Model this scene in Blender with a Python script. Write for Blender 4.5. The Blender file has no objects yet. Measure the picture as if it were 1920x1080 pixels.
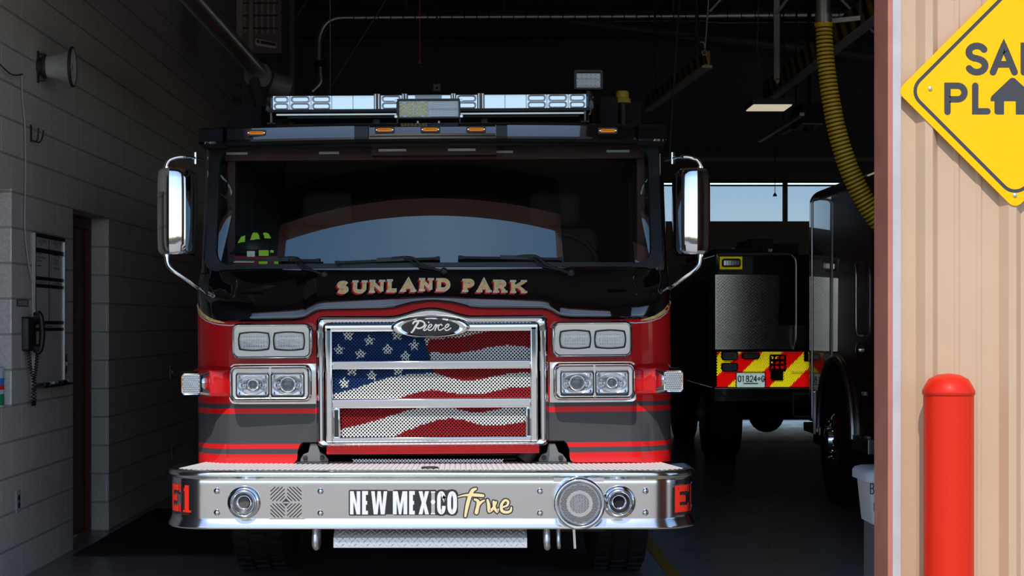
import bpy, math, random
from mathutils import Vector, Matrix
random.seed(7)
C = bpy.context.scene.collection
PI = math.pi
# ---------------------------------------------------------------- camera, sun, sky, exposure
FPX, CX, CY, CH = 3110.0, 905.0, 606.0, 1.485      # focal length and principal point in photo pixels, eye height
cam_data = bpy.data.cameras.new('camera')
cam = bpy.data.objects.new('camera', cam_data); C.objects.link(cam)
cam.location = (0, 0, CH); cam.rotation_euler = (PI/2, 0, 0)
cam_data.sensor_width = 36.0; cam_data.lens = FPX/1920*36
cam_data.shift_x = (960-CX)/1920; cam_data.shift_y = (CY-540)/1920
cam_data.clip_start = 0.1; cam_data.clip_end = 500
bpy.context.scene.camera = cam
SUN_DIR = Vector((0.10, 0.70, -0.77)).normalized()
sun_data = bpy.data.lights.new('sun', 'SUN'); sun_data.energy = 3.4; sun_data.angle = math.radians(0.53)
sun_data.color = (1.0, 0.965, 0.91)
sun = bpy.data.objects.new('sun', sun_data); C.objects.link(sun)
sun.rotation_euler = SUN_DIR.to_track_quat('-Z', 'Y').to_euler(); sun.location = (0, -6, 12)
world = bpy.data.worlds.new('sky'); bpy.context.scene.world = world; world.use_nodes = True
_nt = world.node_tree; _bg = _nt.nodes['Background']
_sky = _nt.nodes.new('ShaderNodeTexSky'); _sky.sky_type = 'NISHITA'; _sky.sun_disc = False
_sky.sun_elevation = math.radians(45); _sky.sun_rotation = PI; _sky.altitude = 1100; _sky.air_density = 1.0; _sky.dust_density = 0.5; _sky.ozone_density = 1.6
_nt.links.new(_sky.outputs[0], _bg.inputs[0]); _bg.inputs[1].default_value = 0.20
bpy.context.scene.cycles.diffuse_bounces = 8; bpy.context.scene.cycles.max_bounces = 14; bpy.context.scene.cycles.transparent_max_bounces = 16
vs = bpy.context.scene.view_settings
vs.view_transform = 'Standard'; vs.look = 'None'; vs.exposure = 0.0; vs.gamma = 1.0; vs.use_curve_mapping = False

# ---------------------------------------------------------------- materials
def mat(name, col, rough=0.5, metal=0.0, coat=0.0, ior=1.5, spec=None, emit=None, noise=None, bump=None, coat_ior=1.5):
    m = bpy.data.materials.new(name); m.use_nodes = True
    nt = m.node_tree; b = nt.nodes['Principled BSDF']
    b.inputs['Base Color'].default_value = (*col, 1); b.inputs['Roughness'].default_value = rough
    b.inputs['Metallic'].default_value = metal; b.inputs['IOR'].default_value = ior
    b.inputs['Coat Weight'].default_value = coat; b.inputs['Coat Roughness'].default_value = 0.02; b.inputs['Coat IOR'].default_value = coat_ior
    if spec is not None: b.inputs['Specular IOR Level'].default_value = spec
    if emit: b.inputs['Emission Color'].default_value = (*emit[0], 1); b.inputs['Emission Strength'].default_value = emit[1]
    tc = nt.nodes.new('ShaderNodeTexCoord')
    if noise:                                            # (scale, darker factor, lighter factor): worn, uneven colour
        n = nt.nodes.new('ShaderNodeTexNoise'); n.inputs['Scale'].default_value = noise[0]; n.inputs['Detail'].default_value = 5
        nt.links.new(tc.outputs['Object'], n.inputs['Vector'])
        r = nt.nodes.new('ShaderNodeMapRange'); r.inputs[1].default_value = .3; r.inputs[2].default_value = .7; r.inputs[3].default_value = noise[1]; r.inputs[4].default_value = noise[2]
        nt.links.new(n.outputs[0], r.inputs[0])
        v = nt.nodes.new('ShaderNodeMix'); v.data_type = 'RGBA'; v.blend_type = 'MULTIPLY'; v.inputs[0].default_value = 1
        v.inputs[6].default_value = (*col, 1); nt.links.new(r.outputs[0], v.inputs[7]); nt.links.new(v.outputs[2], b.inputs['Base Color'])
    if bump:                                             # (scale, strength, distance[, (sx, sy, sz)])
        n = nt.nodes.new('ShaderNodeTexNoise'); n.inputs['Scale'].default_value = bump[0]; n.inputs['Detail'].default_value = 3
        src = tc.outputs['Object']
        if len(bump) > 3:
            mp = nt.nodes.new('ShaderNodeMapping'); mp.inputs['Scale'].default_value = bump[3]; nt.links.new(src, mp.inputs[0]); src = mp.outputs[0]
        nt.links.new(src, n.inputs['Vector'])
        bp = nt.nodes.new('ShaderNodeBump'); bp.inputs['Strength'].default_value = bump[1]; bp.inputs['Distance'].default_value = bump[2]
        nt.links.new(n.outputs[0], bp.inputs['Height']); nt.links.new(bp.outputs[0], b.inputs['Normal'])
    return m

def clear(name, tint, ior=1.5, rough=0.0, glint=(1, 1, 1)):
    """clear sheet: reflects by Fresnel, lets tinted light straight through"""
    m = bpy.data.materials.new(name); m.use_nodes = True; nt = m.node_tree
    for n in list(nt.nodes):
        if n.type == 'BSDF_PRINCIPLED': nt.nodes.remove(n)
    out = nt.nodes['Material Output']
    t = nt.nodes.new('ShaderNodeBsdfTransparent'); t.inputs[0].default_value = (*tint, 1)
    g = nt.nodes.new('ShaderNodeBsdfGlossy'); g.inputs['Roughness'].default_value = rough; g.inputs[0].default_value = (*glint, 1)
    f = nt.nodes.new('ShaderNodeFresnel')
    ge = nt.nodes.new('ShaderNodeNewGeometry'); ma = nt.nodes.new('ShaderNodeMath'); ma.operation = 'MULTIPLY_ADD'; ma.inputs[1].default_value = -2; ma.inputs[2].default_value = 1
    po = nt.nodes.new('ShaderNodeMath'); po.operation = 'POWER'; po.inputs[0].default_value = ior                # a thin sheet reflects alike from both sides
    nt.links.new(ge.outputs['Backfacing'], ma.inputs[0]); nt.links.new(ma.outputs[0], po.inputs[1]); nt.links.new(po.outputs[0], f.inputs[0])
    mx = nt.nodes.new('ShaderNodeMixShader')
    nt.links.new(f.outputs[0], mx.inputs[0]); nt.links.new(t.outputs[0], mx.inputs[1]); nt.links.new(g.outputs[0], mx.inputs[2])
    nt.links.new(mx.outputs[0], out.inputs[0]); return m

M = {}
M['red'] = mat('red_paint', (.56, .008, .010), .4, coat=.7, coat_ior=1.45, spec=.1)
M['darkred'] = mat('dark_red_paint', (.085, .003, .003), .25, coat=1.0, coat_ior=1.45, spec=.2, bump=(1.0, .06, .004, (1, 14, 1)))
M['black'] = mat('black_gloss_paint', (.004, .004, .005), .1, coat=1.0, coat_ior=1.9, spec=.3)
M['blackmat'] = mat('black_plastic', (.012, .012, .013), .45)
M['rubber'] = mat('black_rubber', (.010, .010, .011), .7)
M['chrome'] = mat('chrome', (.82, .82, .82), .05, 1.0)
M['throat'] = mat('horn_throat', (.07, .06, .05), .5)
M['chromesoft'] = mat('soft_chrome', (.82, .82, .82), .15, 1.0)
M['steel'] = mat('polished_steel', (.74, .72, .70), .17, 1.0, bump=(40, .05, .001, (.2, 1, 14)))
M['lampplate'] = mat('lamp_plate', (.56, .57, .58), .14, 1.0, bump=(30, .1, .001))
M['alu'] = mat('aluminium', (.72, .72, .72), .32, 1.0)
M['deckalu'] = mat('deck_aluminium', (.86, .85, .85), .5, .1, bump=(160, .15, .001))
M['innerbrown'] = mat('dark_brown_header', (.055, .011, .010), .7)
M['treadalu'] = mat('tread_aluminium', (.80, .80, .80), .42, .85, bump=(160, .15, .001))
M['galv'] = mat('galvanised_steel', (.58, .57, .55), .34, 1.0, bump=(6, .12, .002))
M['grey'] = mat('grey_steel', (.16, .16, .165), .5, .2)
M['stripe'] = mat('charcoal_stripe', (.052, .052, .055), .30, coat=.6)
M['gold'] = mat('gold_leaf', (.90, .62, .22), .45, 0, noise=(55, .75, 1.15))
M['goldpale'] = mat('pale_gold_print', (.88, .70, .36), .45)
M['white'] = mat('white_print', (.82, .82, .84), .45)
M['palevinyl'] = mat('pale_outline_vinyl', (.75, .72, .75), .45)
M['redvinyl'] = mat('red_vinyl', (.85, .030, .015), .4)
M['darkvinyl'] = mat('dark_vinyl', (.025, .020, .020), .4)
M['maroonvinyl'] = mat('maroon_vinyl', (.22, .012, .008), .4)
M['amber'] = mat('amber_lens', (.9, .26, .01), .25, coat=.5, emit=((1.0, .30, .01), .25))
M['amberdull'] = mat('amber_reflector', (.55, .17, .03), .35)
M['flagblue'] = mat('flag_blue_wire', (.015, .060, .20), .4)
M['flagred'] = mat('flag_red_wire', (.42, .020, .025), .4)
M['flagwhite'] = mat('flag_white_wire', (.85, .84, .80), .4)
M['dark'] = mat('dark_metal', (.02, .02, .02), .6)
M['void'] = mat('dark_interior', (.006, .006, .007), .9)
M['glass'] = clear('windscreen_glass', (.90, .94, .92), 2.2, glint=(.74, .96, 1.0))
M['sideglass'] = clear('side_glass', (.75, .80, .78), 1.5)
M['lens'] = clear('clear_lens', (.95, .96, .97), 1.45)
M['pane'] = clear('window_pane', (.54, .57, .62), 1.45)
M['reflector'] = mat('lamp_reflector', (.90, .90, .92), .12, .72)
M['reflector_cell'] = mat('lamp_reflector_cells', (.95, .96, .98), .22, .2, bump=(75, .6, .006))
M['lampface'] = mat('silvered_lamp_face', (.86, .86, .87), .10, .90)
M['led'] = mat('led_yellow_chip', (.95, .86, .42), .35)
M['ledback'] = mat('led_board', (.30, .31, .33), .35, .6)
M['fabric'] = mat('seat_fabric', (.030, .030, .032), .9)
M['maroon'] = mat('maroon_trim', (.060, .006, .006), .5)
M['lime'] = mat('lime_reflective', (.42, .80, .05), .45)
M['hired'] = mat('red_fabric', (.40, .02, .02), .7)
M['hiwhite'] = mat('white_reflective', (.70, .78, .76), .5)
M['yellow'] = mat('yellow_plastic', (.78, .52, .01), .4)
M['hose'] = mat('yellow_hose', (.80, .52, .02), .5)
M['hosecoil'] = mat('dark_hose_rib', (.05, .038, .008), .6)
M['signyellow'] = mat('sign_yellow', (.96, .49, .001), .5, spec=.15)
M['signblack'] = mat('sign_black', (.040, .038, .040), .5)
M['siding'] = mat('tan_siding', (.55, .370, .235), .45, noise=(3, .96, 1.03))
M['brown'] = mat('brown_steel', (.45, .155, .105), .55, noise=(6, .88, 1.1))
M['trimpale'] = mat('pale_trim', (.50, .455, .455), .5, noise=(9, .9, 1.05))
M['bollard'] = mat('red_bollard_paint', (.68, .018, .003), .45, coat=.25, spec=.2, bump=(28, .18, .004))
M['doorred'] = mat('red_door_paint', (.13, .012, .010), .5)
M['boardwhite'] = mat('whiteboard_white', (.60, .60, .63), .3)
M['ceil'] = mat('ceiling_insulation', (.34, .31, .28), .9)
M['backwall'] = mat('back_wall_metal', (.24, .23, .22), .7)
M['darkbeam'] = mat('dark_beam', (.14, .12, .10), .6)
M['paleband'] = mat('pale_metal', (.58, .53, .48), .45)
M['brownpipe'] = mat('brown_pipe', (.32, .25, .20), .5)
M['redplastic'] = mat('red_plastic', (.80, .17, .12), .5)
M['hazyellow'] = mat('hazard_yellow', (.40, .26, .02), .5)
M['linepaint'] = mat('yellow_floor_paint', (.42, .27, .03), .6, noise=(14, .7, 1.1))
M['binwhite'] = mat('white_bin_plastic', (.55, .58, .62), .4)
M['horngrey'] = mat('grey_horn_paint', (.45, .46, .46), .5, noise=(12, .8, 1.1))
M['skyblue'] = mat('blue_plastic', (.03, .22, .62), .4)
M['green'] = mat('green_label', (.02, .28, .09), .4)
M['chevyellow'] = mat('chevron_yellow', (.80, .62, .01), .4)
M['chevred'] = mat('chevron_red', (.62, .03, .02), .4)
M['plateblue'] = mat('plate_pale', (.52, .58, .60), .4)
M['platetext'] = mat('plate_text', (.16, .05, .03), .5)
M['mat'] = mat('painted_floor_shade', (.012, .012, .012), .8, bump=(120, .2, .002))  # near-black tone, floor shade put into the colour
M['purple'] = mat('purple_label', (.14, .11, .22), .5)
M['cable'] = mat('pale_cable', (.42, .41, .40), .5)
M['ink'] = mat('board_ink', (.05, .03, .05), .6)
M['projector'] = mat('projector_glass', (.05, .06, .085), .03, .0, coat=1.0)
M['light'] = mat('lamp_diffuser', (.8, .76, .68), .5, emit=((1.0, .86, .66), .55))
M['yardwall'] = mat('yard_wall_block', (.30, .25, .20), .85, noise=(.6, .85, 1.1))
M['sirenface'] = mat('siren_face_steel', (.46, .46, .47), .25, 1.0)
M['plate'] = mat('diamond_plate', (.85, .84, .80), .20, 1.0)
M['darkbody'] = mat('dark_truck_paint', (.016, .014, .014), .3, coat=.6)
M['sidewin'] = mat('dark_window', (.008, .008, .009), .05, coat=1.0)
M['apron'] = mat('concrete_apron', (.40, .37, .33), .85, noise=(1.2, .88, 1.08))

def floor_shading():
    m = mat('sealed_concrete', (.19, .185, .18), .32, noise=(.9, .7, 1.25))
    nt = m.node_tree; b = nt.nodes['Principled BSDF']; tc = nt.nodes.new('ShaderNodeTexCoord')
    n = nt.nodes.new('ShaderNodeTexNoise'); n.inputs['Scale'].default_value = 5; n.inputs['Detail'].default_value = 8
    mp = nt.nodes.new('ShaderNodeMapping'); mp.inputs['Scale'].default_value = (1, .45, 1)
    nt.links.new(tc.outputs['Object'], mp.inputs[0]); nt.links.new(mp.outputs[0], n.inputs['Vector'])
    r = nt.nodes.new('ShaderNodeMapRange'); r.inputs[3].default_value = .20; r.inputs[4].default_value = .42
    nt.links.new(n.outputs[0], r.inputs[0]); nt.links.new(r.outputs[0], b.inputs['Roughness'])
    bp = nt.nodes.new('ShaderNodeBump'); bp.inputs['Strength'].default_value = .18; bp.inputs['Distance'].default_value = .01
    nt.links.new(n.outputs[0], bp.inputs['Height']); nt.links.new(bp.outputs[0], b.inputs['Normal'])
    return m
M['floor'] = floor_shading()

def block_mat():
    m = bpy.data.materials.new('painted_concrete_block'); m.use_nodes = True
    nt = m.node_tree; b = nt.nodes['Principled BSDF']; L = nt.links.new
    tc = nt.nodes.new('ShaderNodeTexCoord'); sp = nt.nodes.new('ShaderNodeSeparateXYZ'); L(tc.outputs['Object'], sp.inputs[0])
    ad = nt.nodes.new('ShaderNodeMath'); ad.operation = 'ADD'; ad.inputs[1].default_value = BLOCK_PHASE; L(sp.outputs['Y'], ad.inputs[0])
    # the returns of openings run in X: add X so they get joints too
    ax = nt.nodes.new('ShaderNodeMath'); ax.operation = 'ADD'; L(ad.outputs[0], ax.inputs[0])
    gx = nt.nodes.new('ShaderNodeMath'); gx.operation = 'ADD'; gx.inputs[1].default_value = 2.68; L(sp.outputs['X'], gx.inputs[0]); L(gx.outputs[0], ax.inputs[1])
    cb = nt.nodes.new('ShaderNodeCombineXYZ'); L(ax.outputs[0], cb.inputs[0]); L(sp.outputs['Z'], cb.inputs[1])
    br = nt.nodes.new('ShaderNodeTexBrick'); L(cb.outputs[0], br.inputs['Vector'])
    br.inputs['Scale'].default_value = 1.0; br.inputs['Brick Width'].default_value = .4064; br.inputs['Row Height'].default_value = .2032
    br.inputs['Mortar Size'].default_value = .006; br.inputs['Mortar Smooth'].default_value = .3; br.offset = .5; br.offset_frequency = 2
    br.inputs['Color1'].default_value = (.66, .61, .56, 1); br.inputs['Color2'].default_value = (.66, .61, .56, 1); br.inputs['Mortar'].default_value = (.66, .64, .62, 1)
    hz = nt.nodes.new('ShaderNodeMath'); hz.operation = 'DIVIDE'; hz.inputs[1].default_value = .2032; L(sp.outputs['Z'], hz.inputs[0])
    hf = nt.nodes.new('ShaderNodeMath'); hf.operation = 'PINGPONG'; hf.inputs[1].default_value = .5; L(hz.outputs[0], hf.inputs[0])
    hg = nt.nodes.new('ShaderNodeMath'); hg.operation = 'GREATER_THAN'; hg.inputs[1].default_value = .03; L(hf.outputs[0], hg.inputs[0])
    mj = nt.nodes.new('ShaderNodeMix'); mj.data_type = 'RGBA'; mj.inputs[6].default_value = (.42, .40, .375, 1); mj.inputs[7].default_value = (.95, .93, .90, 1); L(hg.outputs[0], mj.inputs[0]); L(mj.outputs[2], br.inputs['Mortar'])  # light caught by upright joints, shade in level ones, put into mortar colour
    n = nt.nodes.new('ShaderNodeTexNoise'); n.inputs['Scale'].default_value = 90; n.inputs['Detail'].default_value = 4; L(tc.outputs['Object'], n.inputs['Vector'])
    mx = nt.nodes.new('ShaderNodeMix'); mx.data_type = 'RGBA'; mx.blend_type = 'MULTIPLY'; mx.inputs[0].default_value = 1
    mr = nt.nodes.new('ShaderNodeMapRange'); mr.inputs[1].default_value = .3; mr.inputs[2].default_value = .7; mr.inputs[3].default_value = .82; mr.inputs[4].default_value = 1.1
    L(n.outputs[0], mr.inputs[0]); L(br.outputs['Color'], mx.inputs[6]); L(mr.outputs[0], mx.inputs[7]); L(mx.outputs[2], b.inputs['Base Color'])
    sb = nt.nodes.new('ShaderNodeMath'); sb.operation = 'MULTIPLY_ADD'; sb.inputs[1].default_value = -1.0; L(br.outputs['Fac'], sb.inputs[0])
    sc = nt.nodes.new('ShaderNodeMath'); sc.operation = 'MULTIPLY'; sc.inputs[1].default_value = .16; L(n.outputs[0], sc.inputs[0]); L(sc.outputs[0], sb.inputs[2])
    bp = nt.nodes.new('ShaderNodeBump'); bp.inputs['Strength'].default_value = .9; bp.inputs['Distance'].default_value = .012; L(sb.outputs[0], bp.inputs['Height']); L(bp.outputs[0], b.inputs['Normal'])
    b.inputs['Roughness'].default_value = .75
    return m
BLOCK_PHASE = -.291 + .4064/2
M['block'] = block_mat()

# ---------------------------------------------------------------- mesh builder
def W(px, py, d):
    """the point that stands d metres in front of the lens at photo pixel (px, py)"""
    return Vector(((px-CX)*d/FPX, d, CH-(py-CY)*d/FPX))
def WX(px, d): return (px-CX)*d/FPX
def WZ(py, d): return CH-(py-CY)*d/FPX

class MB:
    def __init__(s): s.v = []; s.f = []; s.m = []; s.mats = []; s.q = 0
    def lift(s): s.q += 1; return (s.q % 12)*1.3e-5       # decals laid one on another never share a plane
    def mi(s, m):
        if m not in s.mats: s.mats.append(m)
        return s.mats.index(m)
    def add(s, vs, fs, m):
        o = len(s.v); s.v += [tuple(v) for v in vs]; i = s.mi(m)
        for f in fs: s.f.append([o+k for k in f]); s.m.append(i)
        return s
    def box(s, x0, x1, y0, y1, z0, z1, m):
        vs = [(x0,y0,z0),(x1,y0,z0),(x1,y1,z0),(x0,y1,z0),(x0,y0,z1),(x1,y0,z1),(x1,y1,z1),(x0,y1,z1)]
        return s.add(vs, [(3,2,1,0),(4,5,6,7),(0,1,5,4),(1,2,6,5),(2,3,7,6),(3,0,4,7)], m)
    def bar(s, a, b, w, h, m, up=(0,0,1)):
        a = Vector(a); b = Vector(b); d = (b-a).normalized(); u = Vector(up)
        if abs(d.dot(u)) > .99: u = Vector((0,1,0))
        r = d.cross(u).normalized(); u = r.cross(d).normalized()
        vs = [p + r*(sx*w/2) + u*(sz*h/2) for p in (a, b) for sx, sz in ((-1,-1),(1,-1),(1,1),(-1,1))]
        return s.add(vs, [(3,2,1,0),(4,5,6,7),(0,1,5,4),(1,2,6,5),(2,3,7,6),(3,0,4,7)], m)
    def tube(s, pts, r, m, n=12, caps=True, closed=False):
        pts = [Vector(p) for p in pts]; k = len(pts); rs = r if isinstance(r, (list, tuple)) else [r]*k
        t0 = (pts[1]-pts[0]).normalized(); ref = Vector((0,0,1)) if abs(t0.z) < .9 else Vector((1,0,0))
        u = t0.cross(ref).normalized(); rings = []
        for i, p in enumerate(pts):
            if closed: t = (pts[(i+1) % k]-pts[i-1]).normalized()
            else: t = (pts[min(i+1,k-1)]-pts[max(i-1,0)]).normalized()
            u = (u - t*u.dot(t)); u = u.normalized() if u.length > 1e-6 else t.orthogonal().normalized()
            w = t.cross(u)
            rings.append([p + (u*math.cos(2*PI*j/n) + w*math.sin(2*PI*j/n))*rs[i] for j in range(n)])
        vs = [v for ring in rings for v in ring]; fs = []
        for i in range(k if closed else k-1):
            a = i*n; b = ((i+1) % k)*n
            for j in range(n): fs.append((a+j, a+(j+1) % n, b+(j+1) % n, b+j))
        if caps and not closed: fs.append(tuple(range(n-1, -1, -1))); fs.append(tuple((k-1)*n+j for j in range(n)))
        return s.add(vs, fs, m)
    def lathe(s, prof, c, axis, m, n=32, ends=True):
        """prof: (radius, distance along axis); axis is a unit vector from point c"""
        a = Vector(axis).normalized(); u = a.orthogonal().normalized(); w = a.cross(u); c = Vector(c); vs = []; fs = []
        for r, h in prof:
            for j in range(n): vs.append(c + a*h + (u*math.cos(2*PI*j/n) + w*math.sin(2*PI*j/n))*r)
        for i in range(len(prof)-1):
            for j in range(n): fs.append((i*n+j, i*n+(j+1) % n, (i+1)*n+(j+1) % n, (i+1)*n+j))
        if ends and prof[0][0] > 1e-5: fs.append(tuple(range(n-1, -1, -1)))
        if ends and prof[-1][0] > 1e-5: fs.append(tuple((len(prof)-1)*n+j for j in range(n)))
        return s.add(vs, fs, m)
    def loft(s, rows, mlist, closed=False, caps=False):
        """rows of equal length joined by quads; mlist is one material or one for each band"""
        n = len(rows[0]); o = len(s.v)
        for r in rows: s.v += [tuple(p) for p in r]
        for i in range(len(rows)-1):
            mi = s.mi(mlist[i] if isinstance(mlist, list) else mlist)
            for j in range(n if closed else n-1):
                s.f.append([o+i*n+j, o+i*n+(j+1) % n, o+(i+1)*n+(j+1) % n, o+(i+1)*n+j]); s.m.append(mi)
        if caps is True: s.f.append([o+j for j in range(n-1, -1, -1)]); s.m.append(s.mi(mlist[0] if isinstance(mlist, list) else mlist))
        if caps:
            s.f.append([o+(len(rows)-1)*n+j for j in range(n)]); s.m.append(s.mi(mlist[-1] if isinstance(mlist, list) else mlist))
        return s
    def prism(s, poly, y0, y1, m, frame=None):
        """poly of (x, z) pushed from y0 to y1; frame maps (x, y, z) elsewhere"""
        fr = frame or (lambda x, y, z: (x, y, z)); n = len(poly)
        vs = [fr(x, y0, z) for x, z in poly] + [fr(x, y1, z) for x, z in poly]
        fs = [tuple(range(n)), tuple(range(2*n-1, n-1, -1))] + [(j, n+j, n+(j+1) % n, (j+1) % n) for j in range(n)]
        return s.add(vs, fs, m)
    def frame_ring(s, outer, inner, y0, y1, m, yi=None):
        """ring between two closed (x, z) outlines of the same length, front at y0, back at y1, inner lip at yi"""
        yi = y0 if yi is None else yi
        rows = [[(x, y1, z) for x, z in outer], [(x, y0+.006, z) for x, z in outer], [(x+(xi-x)*.12, y0, z+(zi-z)*.12) for (x, z), (xi, zi) in zip(outer, inner)],
                [(x+(xi-x)*.8, y0, z+(zi-z)*.8) for (x, z), (xi, zi) in zip(outer, inner)], [(x, yi, z) for x, z in inner], [(x, y1, z) for x, z in inner]]
        return s.loft(rows, m, closed=True)
    def stroke(s, pts, w, m, mp, o=0.0, cap=0.0, step=0.02, wid=None):
        """flat brush stroke of width w along (u, v) points, laid on a surface by mp(u, v, offset)"""
        P = [Vector((p[0], p[1])) for p in pts]; o += s.lift()
        if cap and len(P) > 1:
            P[0] = P[0] + (P[0]-P[1]).normalized()*cap; P[-1] = P[-1] + (P[-1]-P[-2]).normalized()*cap
        Q = []; ws = []
        for i in range(len(P)-1):
            k = max(1, int((P[i+1]-P[i]).length/step))
            for j in range(k):
                Q.append(P[i].lerp(P[i+1], j/k)); ws.append(w if wid is None else wid[i]+(wid[i+1]-wid[i])*j/k)
        Q.append(P[-1]); ws.append(w if wid is None else wid[-1])
        vs = []; k = len(Q); shut = (Q[0]-Q[-1]).length < 1e-5 and k > 3
        for i in range(k):
            a = Q[i]-Q[i-1] if i else (Q[0]-Q[-2] if shut else Q[1]-Q[0])
            b = Q[i+1]-Q[i] if i < k-1 else (Q[1]-Q[0] if shut else Q[-1]-Q[-2])
            a = a.normalized() if a.length > 1e-9 else b.normalized(); b = b.normalized() if b.length > 1e-9 else a
            na = Vector((-a.y, a.x)); nb = Vector((-b.y, b.x)); nn = na+nb
            nn = nn.normalized() if nn.length > 1e-4 else na
            sc = min(1/max(nn.dot(nb), .3), 2.2)
            vs.append(mp(Q[i].x+nn.x*ws[i]/2*sc, Q[i].y+nn.y*ws[i]/2*sc, o)); vs.append(mp(Q[i].x-nn.x*ws[i]/2*sc, Q[i].y-nn.y*ws[i]/2*sc, o))
        return s.add(vs, [(2*i, 2*i+2, 2*i+3, 2*i+1) for i in range(k-1)], m)
    def disc(s, u, v, r, m, mp, o=0.0, n=16):
        o += s.lift()
        return s.add([mp(u+r*math.cos(2*PI*j/n), v+r*math.sin(2*PI*j/n), o) for j in range(n)], [tuple(range(n))], m)
    def flat(s, pts, m, mp, o=0.0):
        o += s.lift()
        return s.add([mp(u, v, o) for u, v in pts], [tuple(range(len(pts)))], m)
    def prismatic(s, x0, x1, z0, z1, y, a, m, inside=None):
        """reflective sheeting: a field of tiny mirrored cube corners of edge a, opening towards -Y"""
        k1, k2 = 1/math.sqrt(3), math.sqrt(2/3)
        E = [Vector((k2*math.cos(math.radians(t)), -k1, k2*math.sin(math.radians(t))))*a for t in (90, 210, 330)]
        cx, cz = (x0+x1)/2, (z0+z1)/2; n = int(max(x1-x0, z1-z0)/a)+3
        for i in range(-n, n+1):
            for j in range(-n, n+1):
                p = E[0]*i+E[1]*j+E[2]*(-i-j)+Vector((cx, y, cz))
                if not (x0 <= p.x <= x1 and z0 <= p.z <= z1) or (inside and not inside(p.x, p.z)): continue
                s.add([p, p+E[0], p+E[1], p+E[2], p+E[0]+E[1], p+E[1]+E[2], p+E[2]+E[0]], [(0, 1, 4, 2), (0, 2, 5, 3), (0, 3, 6, 1)], m)
        return s
    def build(s, name, parent=None, smooth=35, bevel=0, roll=False, label=None, seg=2):
        me = bpy.data.meshes.new(name); me.from_pydata(s.v, [], s.f); me.update()
        for m in s.mats: me.materials.append(M[m] if isinstance(m, str) else m)
        me.polygons.foreach_set('material_index', s.m)
        if roll: me.transform(ROLL)
        import bmesh
        bm = bmesh.new(); bm.from_mesh(me); bmesh.ops.recalc_face_normals(bm, faces=bm.faces); bm.to_mesh(me); bm.free()
        if smooth:
            me.polygons.foreach_set('use_smooth', [True]*len(me.polygons)); me.set_sharp_from_angle(angle=math.radians(smooth))
        o = bpy.data.objects.new(name, me); C.objects.link(o)
        if bevel:
            b = o.modifiers.new('bevel', 'BEVEL'); b.width = bevel; b.segments = seg; b.limit_method = 'ANGLE'; b.angle_limit = math.radians(40)
        if parent is not None:
            o.parent = parent
            top = parent
            off = Vector((0, 0, 0))
            while top is not None: off += top.location; top = top.parent
            o.location = -off
        if label: o['label'] = label
        return o

def thing(name, label, cat, loc, group=None):
    o = bpy.data.objects.new(name, None); C.objects.link(o); o.location = loc; o.empty_display_size = .1
    o['label'] = label; o['category'] = cat
    if group: o['group'] = group
    return o
def tag(o, label, cat, group=None):
    o['label'] = label; o['category'] = cat
    if group: o['group'] = group
    return o
def struct(o): o['kind'] = 'structure'; return o
def copy_tree(o, parent=None):
    kids = list(o.children); c = o.copy(); C.objects.link(c); c.parent = parent
    for k in kids: copy_tree(k, c)
    return c

def rrect(x0, x1, z0, z1, r, n=5):
    pts = []
    for cx, cz, a in ((x1-r, z1-r, 0), (x0+r, z1-r, 90), (x0+r, z0+r, 180), (x1-r, z0+r, 270)):
        for k in range(n+1):
            t = math.radians(a+90*k/n); pts.append((cx+r*math.cos(t), cz+r*math.sin(t)))
    return pts
def oval(cx, cz, rx, rz, n=40): return [(cx+rx*math.cos(2*PI*k/n), cz+rz*math.sin(2*PI*k/n)) for k in range(n)]
def interp(tab, x):
    if x <= tab[0][0]: return tab[0][1]
    for (a, b), (c, d) in zip(tab, tab[1:]):
        if x <= c:
            t = (x-a)/(c-a); return b+(d-b)*t
    return tab[-1][1]
def smooth_interp(tab, x):
    if x <= tab[0][0]: return tab[0][1]
    for (a, b), (c, d) in zip(tab, tab[1:]):
        if x <= c:
            t = (x-a)/(c-a); t = t*t*(3-2*t); return b+(d-b)*t
    return tab[-1][1]
def path3(pts, n=6):
    """smooth curve through 3D points (Catmull-Rom)"""
    P = [Vector(p) for p in pts]; out = []
    for i in range(len(P)-1):
        a = P[max(i-1, 0)]; b = P[i]; c = P[i+1]; d = P[min(i+2, len(P)-1)]
        for k in range(n):
            t = k/n; out.append(.5*((2*b)+(c-a)*t+(2*a-5*b+4*c-d)*t*t+(3*b-a-3*c+d)*t**3))
    out.append(P[-1]); return out

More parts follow.
